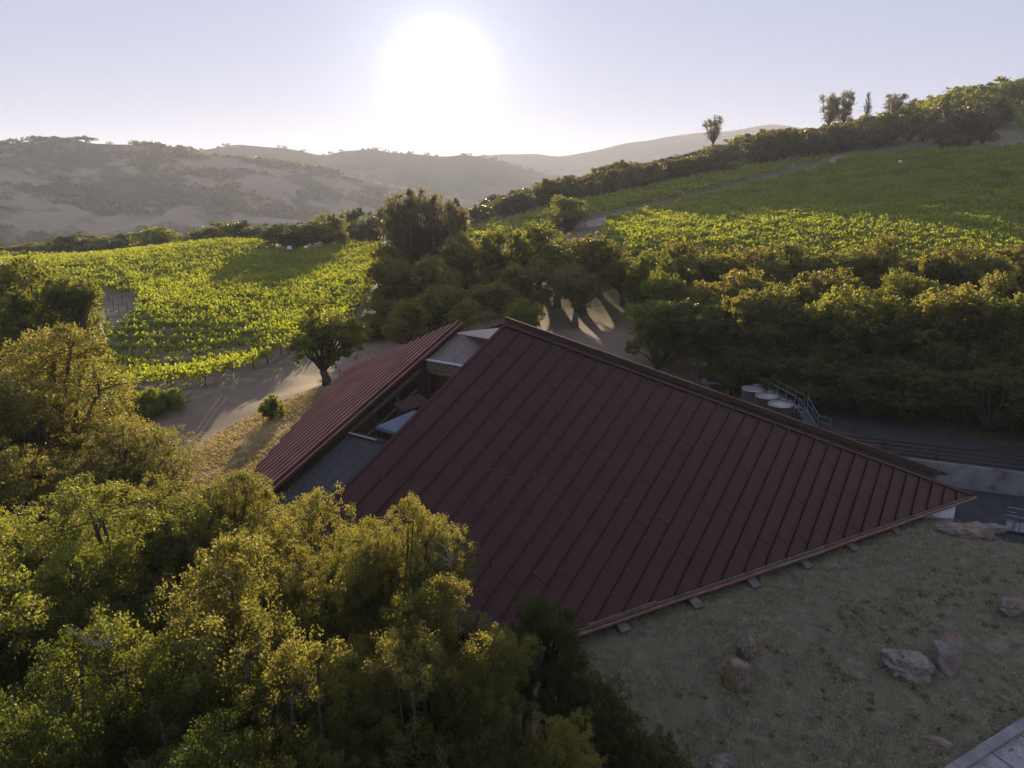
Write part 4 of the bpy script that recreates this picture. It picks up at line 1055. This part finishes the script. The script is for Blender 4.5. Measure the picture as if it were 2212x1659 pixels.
# ------------------------------------------------------------------ tanks and steel work
def tank(x, y, r, ztop, label):
    zb = h1(x, y); e = empty('steel_tank', (x, y, zb), label, 'tank', 'three open-air steel wine tanks')
    me = bpy.data.meshes.new('shell'); bm = bmesh.new()
    prof = [(r, 0), (r, ztop - zb - .12), (r + .035, ztop - zb - .12), (r + .035, ztop - zb - .07), (r, ztop - zb - .07), (r, ztop - zb)]
    n = 40; rings = []
    for pr, pz in prof: rings.append([bm.verts.new((pr * math.cos(2 * math.pi * k / n), pr * math.sin(2 * math.pi * k / n), pz)) for k in range(n)])
    for i in range(len(rings) - 1):
        for k in range(n): bm.faces.new((rings[i][k], rings[i][(k + 1) % n], rings[i + 1][(k + 1) % n], rings[i + 1][k]))
    bm.to_mesh(me); bm.free(); me.materials.append(M_steel)
    for p in me.polygons: p.use_smooth = abs(p.normal.z) < .3
    o = bpy.data.objects.new('shell', me); COL.objects.link(o); o.parent = e
    t = MB(); ht = ztop - zb; vs = [(0, 0, ht + .10)]; fs = []
    for k in range(n): vs.append((r * math.cos(2 * math.pi * k / n), r * math.sin(2 * math.pi * k / n), ht + .004))
    for k in range(n): fs.append((0, 1 + k, 1 + (k + 1) % n))
    t.add(vs, fs); o = t.build('tank_top', M_steel); o.parent = e
    t = MB(); t.tube([(.45 * r, .55 * r, ht + .03), (.45 * r, .55 * r, ht + .16)], .22, 16); t.bar((.45 * r - .25, .55 * r, ht + .18), (.45 * r + .25, .55 * r, ht + .18), .04, .04); o = t.build('hatch', M_galv); o.parent = e
    t = MB(); t.tube([(.75 * r, .1, ht), (.75 * r, .1, ht + .14), (.75 * r + .12, .1, ht + .18)], .03, 8); o = t.build('valve', M_galv); o.parent = e
TK = [(1627, 838, 'rearmost steel tank, nearest the sorting table'), (1657, 853, 'middle steel tank of the three'), (1686, 871, 'front steel tank beside the metal stairs')]
tp = []
for px, py, lb in TK:
    p = atz(px, py, -14.45); tp.append(p); tank(p[0], p[1], .84, p[2], lb)
ss = empty('metal_catwalk', (20, 49, h1(20, 49)), 'galvanised catwalk and stairs with handrails beside the steel tanks', 'catwalk')
d0 = tp[0] + np.array([1.35, 1.2, -.45]); d1 = tp[2] + np.array([1.45, .2, -.45])
dv = (d1 - d0); dv[2] = 0; ln = np.linalg.norm(dv); dv /= ln; sv = np.array([dv[1], -dv[0], 0]); sv = sv if sv[0] > 0 else -sv
b = MB(); b.bar(d0, d1, .6, .05)
b.build('deck', M_galv, ss)
for s in (-.38, .38):
    b = MB()
    for zz in (.5, .95): b.bar(d0 + sv * s + [0, 0, zz], d1 + sv * s + [0, 0, zz], .035, .035)
    for k in range(5):
        p = d0 + dv * ln * k / 4 + sv * s; b.bar(p, p + np.array([0, 0, .95]), .045, .045)
    b.build('handrail', M_galv, ss)
for k in (0, 1):
    for s in (-.36, .36):
        p = (d0, d1)[k] + sv * s; b = MB(); b.bar((p[0], p[1], h1(p[0], p[1]) - .1), p, .08, .08); b.build('leg', M_galv, ss)
sd = np.array([.38, -.925, 0]); gz0 = h1(d1[0] + 1.2, d1[1] - 1.5); rise = d1[2] - gz0; run = 1.0; sdv = np.cross(sd, [0, 0, 1.0])
b = MB()
for k in range(8):
    p = d1 + sd * (.45 + run * k / 8) + np.array([0, 0, -rise * (k + 1) / 8.5]); b.bar(p - sdv * .36, p + sdv * .36, .2, .035)
for s in (-.38, .38): b.bar(d1 + sdv * s + sd * .3, d1 + sd * (run + .45) + sdv * s + np.array([0, 0, -rise]), .05, .16)
b.build('stair_flight', M_galv, ss)
for s in (-.40, .40):
    b = MB(); p0 = d1 + sdv * s + sd * .3; p1 = d1 + sd * (run + .45) + sdv * s + np.array([0, 0, -rise])
    for zz in (.5, .92): b.bar(p0 + [0, 0, zz], p1 + [0, 0, zz], .035, .035)
    for f in (0, .5, 1): q_ = p0 + (p1 - p0) * f; b.bar(q_, q_ + np.array([0, 0, .92]), .045, .045)
    for zz in (.5, .92): b.bar(p1 + [0, 0, zz], p1 + sd * .8 + sdv * s * .9 + [0, 0, zz - .1], .045, .045)
    q_ = p1 + sd * .8 + sdv * s * .9; b.bar(q_ + [0, 0, -.05], q_ + [0, 0, .85], .045, .045)
    b.build('stair_handrail', M_galv, ss)
b = MB(); p = d1 + sv * .5 + dv * .2; b.tube([(p[0], p[1], h1(p[0], p[1])), (p[0], p[1], p[2] + 1.9)], .022, 6); o = b.build('mast', M_galv, ss)
# hopper
hp = hit(1518, 835); hp[2] = h1(hp[0], hp[1]); hb = empty('grape_hopper', hp, 'grey steel hopper bin on legs, left of the sorting table', 'hopper')
b = MB(); z = 1.55; T_ = [(-.85, -.6, z + .45), (.85, -.6, z + .45), (.85, .6, z + .45), (-.85, .6, z + .45)]; Bt = [(-.4, -.3, z), (.4, -.3, z), (.4, .3, z), (-.4, .3, z)]
Ti = [(x * .95, y * .93, z_) for x, y, z_ in T_]; Bi = [(x * .9, y * .9, z_ + .03) for x, y, z_ in Bt]
b.add(T_ + Bt + Ti + Bi, [(0, 1, 5, 4), (1, 2, 6, 5), (2, 3, 7, 6), (3, 0, 4, 7), (4, 5, 6, 7), (8, 12, 13, 9), (9, 13, 14, 10), (10, 14, 15, 11), (11, 15, 12, 8), (12, 15, 14, 13), (0, 8, 9, 1), (1, 9, 10, 2), (2, 10, 11, 3), (3, 11, 8, 0)])
o = b.build('bin', M_galv); o.parent = hb
for x, y in ((-.6, -.42), (.6, -.42), (.6, .42), (-.6, .42)):
    b = MB(); b.bar((x, y, 0), (x, y, z + .3), .07, .07); o = b.build('leg', M_galv); o.parent = hb
hb.rotation_euler = (0, 0, -.25)
# sorting table
tpnt = hit(1556, 852); st_ = empty('sorting_table', tpnt, 'long steel sorting table between the hopper and the tanks', 'table')
b = MB(); b.box((0, 0, .95), 2.3, .75, .05); b.box((0, .36, 1.0), 2.3, .03, .12); b.box((0, -.36, 1.0), 2.3, .03, .12); o = b.build('table_top', M_galv); o.parent = st_
for x, y in ((-1.05, -.3), (1.05, -.3), (1.05, .3), (-1.05, .3), (0, -.3), (0, .3)):
    b = MB(); b.bar((x, y, 0), (x, y, .95), .06, .06); o = b.build('leg', M_galv); o.parent = st_
b = MB(); b.box((-1.35, 0, .8), .42, .42, .5); b.tube([(-1.35, -.21, 1.05), (-1.35, -.32, 1.05)], .14, 12); o = b.build('motor', M_galv); o.parent = st_
b = MB(); b.bar((-1.05, 0, .35), (1.05, 0, .35), .05, .05); b.box((.55, 0, .1), .3, .35, .6); o = b.build('lower_rail', M_galv); o.parent = st_
st_.rotation_euler = (0, 0, -.3)
for i, (px, py, hh, lb) in enumerate([(1582, 850, 1.9, 'thin bent steel pole between the sorting table and tanks'), (1601, 846, 1.7, 'thin straight steel pole next to the rear tank')]):
    p = hit(px, py + 4); b = MB(); b.tube([(0, 0, 0), (0, 0, hh * .75), (.22 if i == 0 else 0, 0, hh)], .03, 6); o = b.build('steel_pole', M_galv); o.location = tuple(p); tag(o, lb, 'pole')
p = hit(1540, 842); b = MB(); b.bar((-1.5, 1.2, 1.25), (2.6, .4, 1.25), .06, .06); b.bar((-1.5, 1.2, 0), (-1.5, 1.2, 1.9), .05, .05); b.bar((2.6, .4, 0), (2.6, .4, 1.3), .05, .05); o = b.build('pipe_rack', M_galv); o.location = tuple(p); tag(o, 'low steel pipe rail behind the sorting table', 'rail')

# ------------------------------------------------------------------ stairs at right border
s0 = hit(2168, 1150); s0[2] = -16.85 + CAMZ
s1 = np.array([s0[0] + 4.6, s0[1] - 3.6, -16.85 + CAMZ]); dv = (s1 - s0); L_ = np.linalg.norm(dv); dv /= L_; sv = np.array([-dv[1], dv[0], 0]); sv = sv if sv[1] > 0 else -sv
rs = empty('metal_ramp', s0, 'ridged grey metal steps with curled handrails at the right border', 'steps')
b = MB()
for k in range(16):
    p = s0 + dv * (.16 + .30 * k) + np.array([0, 0, .10 + .045 * k]); b.bar(p - sv * .05, p + sv * 1.25, .27, .05)
b.build('treads', M_galv, rs)
for j, s in enumerate((0.0, 1.2)):
    b = MB(); o0 = s0 + sv * s + dv * (.25 + j * .0); zt = .95
    pts = [o0 + dv * .1 + [0, 0, zt - .28]] + [o0 + dv * (-.16 + .22 * (1 - math.cos(a)) * .0 - .14 * math.sin(a)) + np.array([0, 0, zt - .14 - .14 * math.cos(a)]) for a in np.linspace(0, math.pi, 7)] + [o0 + dv * .35 + [0, 0, zt]] + [o0 + dv * 5 + [0, 0, zt + .7]]
    b.tube([tuple(p) for p in pts], .028, 7); b.build('handrail', M_galv, rs)
    for f in (.15, 1.9, 3.6):
        b = MB(); p = o0 + dv * f; b.tube([(p[0], p[1], s0[2]), (p[0], p[1], s0[2] + zt - .05 + .15 * f)], .026, 6); b.build('rail_post', M_galv, rs)
b = MB(); p = s0 + sv * 1.5 + dv * 1.0; b.box((p[0], p[1], s0[2]), .12, .12, 1.1, .5); b.bar((p[0], p[1], s0[2] + .9), (p[0] + 3 * dv[0], p[1] + 3 * dv[1], s0[2] + 1.1), .05, .14); b.bar((p[0], p[1], s0[2] + .5), (p[0] + 3 * dv[0], p[1] + 3 * dv[1], s0[2] + .7), .05, .14)
b.build('side_fence', M_fence, rs)

# ------------------------------------------------------------------ kerb + pavement bottom right
k0 = hit(2045, 1665); k1 = hit(2225, 1550); kd = (k1 - k0)[:2]; kd /= np.linalg.norm(kd); kn = np.array([kd[1], -kd[0]])
a = k0[:2] - kd * 6; c = k1[:2] + kd * 3.5; wdt = .32
def zz_(p): return h1(p[0], p[1])
b = MB()
nseg = 9
for i in range(nseg):
    p = a + (c - a) * i / nseg + kd * .008; q_ = a + (c - a) * (i + 1) / nseg - kd * .008
    pp = p + kn * wdt / 2; qq = q_ + kn * wdt / 2
    b.bar((pp[0], pp[1], zz_(p) + .05), (qq[0], qq[1], zz_(q_) + .05), wdt, .34)
o = b.build('kerb', M_conc); tag(o, kind='structure')
pp_ = [tuple(a + kn * (wdt - .02)), tuple(c + kn * (wdt - .02)), tuple(c + kn * 6), tuple(a + kn * 6)]
drape('pavement', pp_, M_pave, .10, .8)
b = MB()
for i in range(1, 9):
    p = a + (c - a) * (i / 9) + kn * wdt; q_ = p + kn * 5.5; b.bar((p[0], p[1], zz_(p) + .106), (q_[0], q_[1], zz_(q_) + .106), .03, .006)
o = b.build('pavement_joints', M_asph); tag(o, kind='structure')

# ------------------------------------------------------------------ rocks
def rock(px, py, wx, wy, hz, rz, m, label, seed, group=None, sink=.3):
    p = hit(px, py); bm = bmesh.new(); bmesh.ops.create_icosphere(bm, subdivisions=5, radius=1)
    co = np.array([v.co[:] for v in bm.verts])
    d = np.array([1 + .30 * mnoise.fractal(Vector(c) * 1.3 + Vector((seed * 7, 0, 3)), .8, 2.1, 4) - .22 * abs(mnoise.noise(Vector((c[0] * 1.2, c[1] * 3.5, c[2] * 3.5)) + Vector((0, seed * 5, 1)))) - .16 * mnoise.fractal(Vector(c) * 5 + Vector((seed, 2, 0)), .6, 2.2, 4) for c in co])
    # flattened facets
    rg = np.random.default_rng(seed)
    co2 = co * d[:, None]
    for _ in range(9):
        nrm_ = rg.normal(0, 1, 3); nrm_ /= np.linalg.norm(nrm_); dd = co2 @ nrm_; lim = rg.uniform(.62, .85)
        k = dd > lim; co2[k] -= nrm_[None] * ((dd[k] - lim) * .8)[:, None]
    for v, c in zip(bm.verts, co2): v.co = (c[0] * wx / 2, c[1] * wy / 2, c[2] * hz / 2)
    me = bpy.data.meshes.new('boulder'); bm.to_mesh(me); bm.free(); me.materials.append(m)
    me.polygons.foreach_set('use_smooth', [True] * len(me.polygons))
    o = link('boulder', me); o.location = (p[0], p[1], p[2] + hz * (.5 - sink)); o.rotation_euler = (.1 * math.sin(seed), .1 * math.cos(seed), rz)
    tag(o, label, 'rock', group or 'boulders on the lawn')
rock(1586, 1482, .95, .85, 1.75, .3, M_rockm, 'pointed brown boulder, lower one of the touching pair', 1)
rock(1613, 1418, .75, .75, 1.4, 1.0, M_rockm, 'smaller orange-brown boulder just above the pointed one', 2)
rock(1962, 1455, 1.7, 1.15, 1.35, -.4, M_rockg, 'widest rounded grey boulder in the middle of the lawn', 3)
rock(2042, 1445, 1.0, .95, 1.9, .2, M_rockg, 'upright boulder with a rust-coloured face beside the widest one', 4)
rock(2190, 1325, 1.7, .9, .95, .2, M_rockg, 'long pinkish boulder at the right border', 5)
rock(2025, 1605, .85, .35, .35, -.5, M_rockg, 'small flat stone near the kerb', 6)
rock(1560, 1655, 1.0, .6, .45, .1, M_rockg, 'low pale stone at the bottom border beside the dark bush', 7)
rock(2060, 1152, 1.8, 1.0, .7, -.4, M_rockg, 'mossy rock on the lawn brink below the white end wall', 8, 'rocks along the brink of the lawn')
rock(2104, 1158, 1.7, 1.0, .9, -.5, M_rockm, 'brown rock in the middle of the lawn brink', 9, 'rocks along the brink of the lawn')
rock(2140, 1150, 1.5, .8, .7, -.3, M_rockg, 'dark rock on the brink next to the ridged steps', 10, 'rocks along the brink of the lawn')

# ------------------------------------------------------------------ small things
p = hit(410, 984); b = MB(); b.box((0, 0, .0), .07, .07, .75); o = empty('road_sign', p, 'small white sign plate at the edge of the gravel road', 'sign')
q_ = b.build('post', M_galv); q_.parent = o; b = MB(); b.box((0, 0, .72), .42, .04, .26, .1); q_ = b.build('sign_plate', M_plas); q_.parent = o
p = hit(705, 842); 
p = hit(735, 822); b = MB(); b.box((0, 0, -.1), .08, .08, 1.0); b.box((0, 0, .86), .11, .11, .05); o = b.build('marker_post', M_fence); o.location = tuple(p); tag(o, 'short dark marker post by the road next to the ribbed roof', 'post')
pt = hit(690, 545); e = empty('picnic_table', pt, 'pale picnic table under the oaks on the vineyard crest', 'table')
b = MB(); b.box((0, 0, .74), 2.2, .85, .06); o = b.build('table_top', M_timber); o.parent = e
for s in (-1, 1):
    b = MB(); b.box((0, s * .75, .44), 2.2, .28, .05); o = b.build('bench', M_timber); o.parent = e
    b = MB(); b.bar((s * .8, -.8, 0), (s * .8, .35, .74), .08, .08); b.bar((s * .8, .8, 0), (s * .8, -.35, .74), .08, .08); o = b.build('leg', M_timber); o.parent = e
for px, py, lb in ((627, 558, 'white box on a post on the crest of the left vineyard'), (2248 - 2, 360, None), (1942, 366, 'white box on a post in the upper right vineyard')):
    if lb is None: continue
    p = hit(px, py); e = empty('sensor_box', p, lb, 'box'); b = MB(); b.box((0, 0, 0), .08, .08, 1.9); o = b.build('post', M_galv); o.parent = e
    b = MB(); b.box((0, 0, 1.8), .75, .5, .6); o = b.build('housing', M_plas); o.parent = e
# low stump in verge, leaning dead branches in the near oak wood
def deadwood(px, py, y, ln, label, seed, m=M_barkg):
    rg = np.random.default_rng(seed); p = at(px, py, y); b = MB()
    for k in range(7):
        a = rg.uniform(0, 6.28); d = np.array([np.cos(a) * .8, np.sin(a) * .4, rg.uniform(.1, .8)]) * ln * rg.uniform(.5, 1)
        m1 = d * .5 + rg.normal(0, .08, 3) * ln; b.tube([(0, 0, 0), tuple(m1), tuple(d)], [.014, .01, .004], 4)
        e_ = m1 + rg.normal(0, .3, 3) * ln; b.tube([tuple(m1), tuple(e_)], [.008, .003], 3)
    o = b.build('dead_branch', m); o.location = tuple(p); tag(o, label, 'branch')
deadwood(205, 1395, 12.0, .8, 'snapped pale branch inside the lower left oaks', 4)
deadwood(975, 1215, 12.6, .7, 'dry grey twigs on the oak before the big roof', 5)
b = MB(); p0 = hit(1100, 1690); q0 = at(1175, 1400, 16.5)
b.tube([(0, 0, -.2), tuple((q0 - p0) * .35 + np.array([.15, 0, 0])), tuple((q0 - p0) * .7 + np.array([-.1, 0, 0])), tuple(q0 - p0)], [.2, .16, .11, .05], 8)
o = b.build('leaning_trunk', M_bark); o.location = tuple(p0); tag(o, 'dark leaning bare tree trunk at the bottom, left of the dark bushes', 'tree trunk')

# ------------------------------------------------------------------ far hills
def hillmat(name, grass, dark, t, s, ramp=.05):
    m, nt, o = mat(name); geo = nn(nt, 'ShaderNodeNewGeometry')
    n1 = nn(nt, 'ShaderNodeTexNoise'); n1.inputs['Scale'].default_value = s; n1.inputs['Detail'].default_value = 9; n1.inputs['Roughness'].default_value = .62
    nt.links.new(geo.outputs['Position'], n1.inputs['Vector'])
    r = nn(nt, 'ShaderNodeValToRGB'); r.color_ramp.elements[0].position = t - ramp; r.color_ramp.elements[1].position = t + ramp
    r.color_ramp.elements[0].color = c4(grass); r.color_ramp.elements[1].color = c4(dark); nt.links.new(n1.outputs[0], r.inputs[0])
    p = nn(nt, 'ShaderNodeBsdfPrincipled'); p.inputs['Roughness'].default_value = .95; p.inputs['Specular IOR Level'].default_value = .1
    nt.links.new(r.outputs[0], p.inputs['Base Color']); nt.links.new(p.outputs[0], o.inputs[0]); return m
M_h1 = hillmat('near_hill', (.225, .175, .125), (.045, .048, .032), .50, .0095, .035)
M_h2 = hillmat('mid_hill', (.17, .14, .10), (.09, .095, .05), .45, .006)
M_h3 = hillmat('far_hill', (.17, .145, .12), (.10, .10, .07), .45, .004)
def hill(prof, ydist, yslope, foot, depth, m, seed, xext, rough=1.0, nxn=260, nt_=60):
    ps = np.array(prof, float)
    X = []; Z = []; Y = []
    for px, py in ps:
        y = ydist + (px - 1106) * yslope
        q = at(px, py, y); X.append(q[0]); Y.append(y); Z.append(q[2])
    X = np.array(X); Y = np.array(Y); Z = np.array(Z)
    x = np.linspace(xext[0], xext[1], nxn)
    rz = np.interp(x, X, Z); ry = np.interp(x, X, Y)
    lo = x < X[0]; hi = x > X[-1]
    rz[lo] = Z[0] - (X[0] - x[lo]) * .05 + (fbm(x[lo] / 220, x[lo] * 0, seed) - .5) * 40; rz[hi] = Z[-1] - (x[hi] - X[-1]) * .06 + (fbm(x[hi] / 220, x[hi] * 0, seed) - .5) * 30
    k = np.ones(5) / 5; rz = np.convolve(np.pad(rz, 2, 'edge'), k, 'valid')
    rz += (fbm(x / 60, x * 0, seed, 4) - .5) * 6 * rough
    t = np.linspace(-1, 1.2, nt_)
    XX, TT = np.meshgrid(x, t); RZ = np.broadcast_to(rz, XX.shape); RY = np.broadcast_to(ry, XX.shape)
    a = np.abs(TT); prof_ = np.where(TT < 0, (1 - a) ** 1.05 * (1 - .25 * np.sin(a * np.pi)) + .1 * np.sin(a * np.pi), (1 - np.minimum(a, 1)) ** .9)
    prof_ = np.clip(prof_, 0, 1)
    sh = XX + a * 120 * np.sin(XX / 300.0 + seed)
    rid = 1 - np.abs(2 * fbm(sh / 170, TT * 1.3 + seed, seed, 4) - 1)
    amp = np.sin(np.clip(a, 0, 1) * np.pi) * depth * .10 * rough
    ZZ = foot + (RZ - foot) * prof_ + (rid - .72) * amp * 1.6 + (fbm(XX / 40, TT * 9, seed + 4, 3) - .5) * 7 * rough * np.clip(a * 4, 0, 1)
    YY = RY + TT * depth
    ZZ = np.where(np.abs(TT) > .98, foot - 25, ZZ)
    i_ = np.arange(nxn * nt_).reshape(nt_, nxn)
    F = np.stack([i_[:-1, :-1], i_[:-1, 1:], i_[1:, 1:], i_[1:, :-1]], -1).reshape(-1, 4)
    o = link('hill', mesh_np('hill', np.stack([XX, YY, ZZ], -1), F, m, True)); tag(o, kind='structure')
    return XX, YY, ZZ, rz, ry, x
hA = hill([(-300, 300), (-120, 310), (0, 308), (60, 302), (95, 300), (140, 300), (200, 308), (260, 311), (330, 312), (400, 323), (460, 337), (560, 345), (640, 357), (700, 368), (780, 384), (870, 402), (1000, 425), (1200, 470)], 1250, .25, -52, 430, M_h1, 3, (-1700, 500), 1.15, 420, 90)
hB = hill([(250, 360), (350, 336), (400, 326), (450, 321), (520, 310), (560, 316), (620, 319), (680, 333), (705, 336), (740, 322), (800, 320), (850, 333), (900, 332), (960, 335), (1010, 332), (1070, 345), (1130, 362), (1210, 382), (1300, 405), (1500, 440)], 1750, .1, -50, 520, M_h2, 8, (-2100, 1200), 1.2, 300, 60)
hC = hill([(700, 360), (950, 345), (1060, 333), (1110, 333), (1160, 330), (1210, 338), (1280, 326), (1340, 312), (1420, 298), (1500, 286), (1580, 281), (1640, 270), (1680, 265), (1720, 272), (1800, 290), (2000, 300), (2300, 310)], 2600, .1, -50, 700, M_h3, 12, (-2600, 3600), 1.2, 360, 60)
# scrub clumps on the near hill
def scrub(hd, n, seed, size, rleaf, name, label, ridge=False, thr=.52, kk=46):
    XX, YY, ZZ, rz, ry, x = hd; rg = np.random.default_rng(seed); C = []; cnt = 0
    ntt, nxx = XX.shape; half = int(ntt * .5)
    while cnt < n:
        j = rg.integers(2, nxx - 2); i = rg.integers(int(ntt * .03), int(ntt * .47)) if not ridge else int(ntt / 2.2)
        X0, Y0, Z0 = XX[i, j], YY[i, j], ZZ[i, j]
        if abs(X0) > Y0 * .80: cnt += .02; continue
        if ridge: X0 += rg.uniform(-4, 4); Z0 = ZZ[max(0, i - 1):i + 2, j].max()
        elif fbm(np.array([X0 / 70]), np.array([Y0 / 70 + Z0 / 30]), seed, 4)[0] < thr: cnt += .01; continue
        r = size * rg.uniform(.5, 1.4)
        v = rg.normal(0, 1, (kk, 3)); v /= np.linalg.norm(v, axis=1, keepdims=True); v[:, 2] = np.abs(v[:, 2]) * .85
        C.append(np.array([X0 + rg.uniform(-4, 4), Y0 + rg.uniform(-4, 4), Z0 - .3]) + v * r * rg.uniform(.6, 1.05, (kk, 1)) * np.array([1.25, 1.25, 1])); cnt += 1
    C = np.concatenate(C); V, F = leafcards(C, rleaf, rg, aspect=.8)
    o = link(name, mesh_np(name, V, F, M_far)); tag(o, label, 'scrub', kind='stuff')
scrub(hA, 2600, 41, 6.5, 3.6, 'hillside_scrub', 'dark oak scrub scattered over the tan hillside at left')
scrub(hA, 40, 42, 3.4, 2.2, 'ridge_scrub', 'low bushes along the crest of the tan hill', ridge=True, kk=30)
scrub(hB, 150, 43, 6.5, 4.0, 'ridge_scrub', 'ragged trees along the crest of the second hill', ridge=True, kk=26)
G_hr = 'oaks on the crest of the tan hill'
for i, px in enumerate([72, 88, 104, 118, 134, 150, 168, 184, 198]):
    y = 1250 + (px - 1106) * .25; ptree(['far_a', 'far_c', 'far_b'][i % 3], px, 292 + (i * 5 % 7), y, 24 + i % 3 * 5, ORD[i] + ' crest oak from the left on the tan hill', G_hr, M_far, z0=at(px, 304, y)[2])
G_bt = 'thin bare trees on the blue ridge'
for i, px in enumerate([1585, 1600, 1618, 1634, 1646, 1660, 1674, 1690, 1706]):
    y = 2600 + (px - 1106) * .1; zb = at(px, 274 + abs(i - 5), y)[2]; b = MB(); hh = 9 + i * 5 % 7
    b.tube([(0, 0, -4), (.4, 0, hh * .5), (0, 0, hh)], [.9, .6, .2], 4)
    for s in (-1, 1): b.tube([(0, 0, hh * .5), (s * 2.6, 0, hh * .85)], [.4, .15], 3)
    o = b.build('bare_tree', M_bark); o.location = (at(px, 270, y)[0], y, zb); tag(o, 'bare burnt tree on the skyline of the farthest blue ridge', 'tree', G_bt)

# ------------------------------------------------------------------ haze
x0, x1, y0, y1, z0, z1 = -7100, 7100, -5100, 7100, -80, 300
mb = MB(); mb.prism([(x0, y0, z0), (x1, y0, z0), (x1, y1, z0), (x0, y1, z0)], (0, 0, z1 - z0))
m, nt, o_ = mat('haze_air'); pv = nn(nt, 'ShaderNodeVolumePrincipled')
pv.inputs['Color'].default_value = (.68, .73, .90, 1); pv.inputs['Density'].default_value = HAZE_DENSITY; pv.inputs['Anisotropy'].default_value = HAZE_ANISO
nt.links.new(pv.outputs[0], o_.inputs['Volume'])
hz = mb.build('haze', m); tag(hz, 'thin warm morning haze filling the valley air', 'haze', kind='stuff')
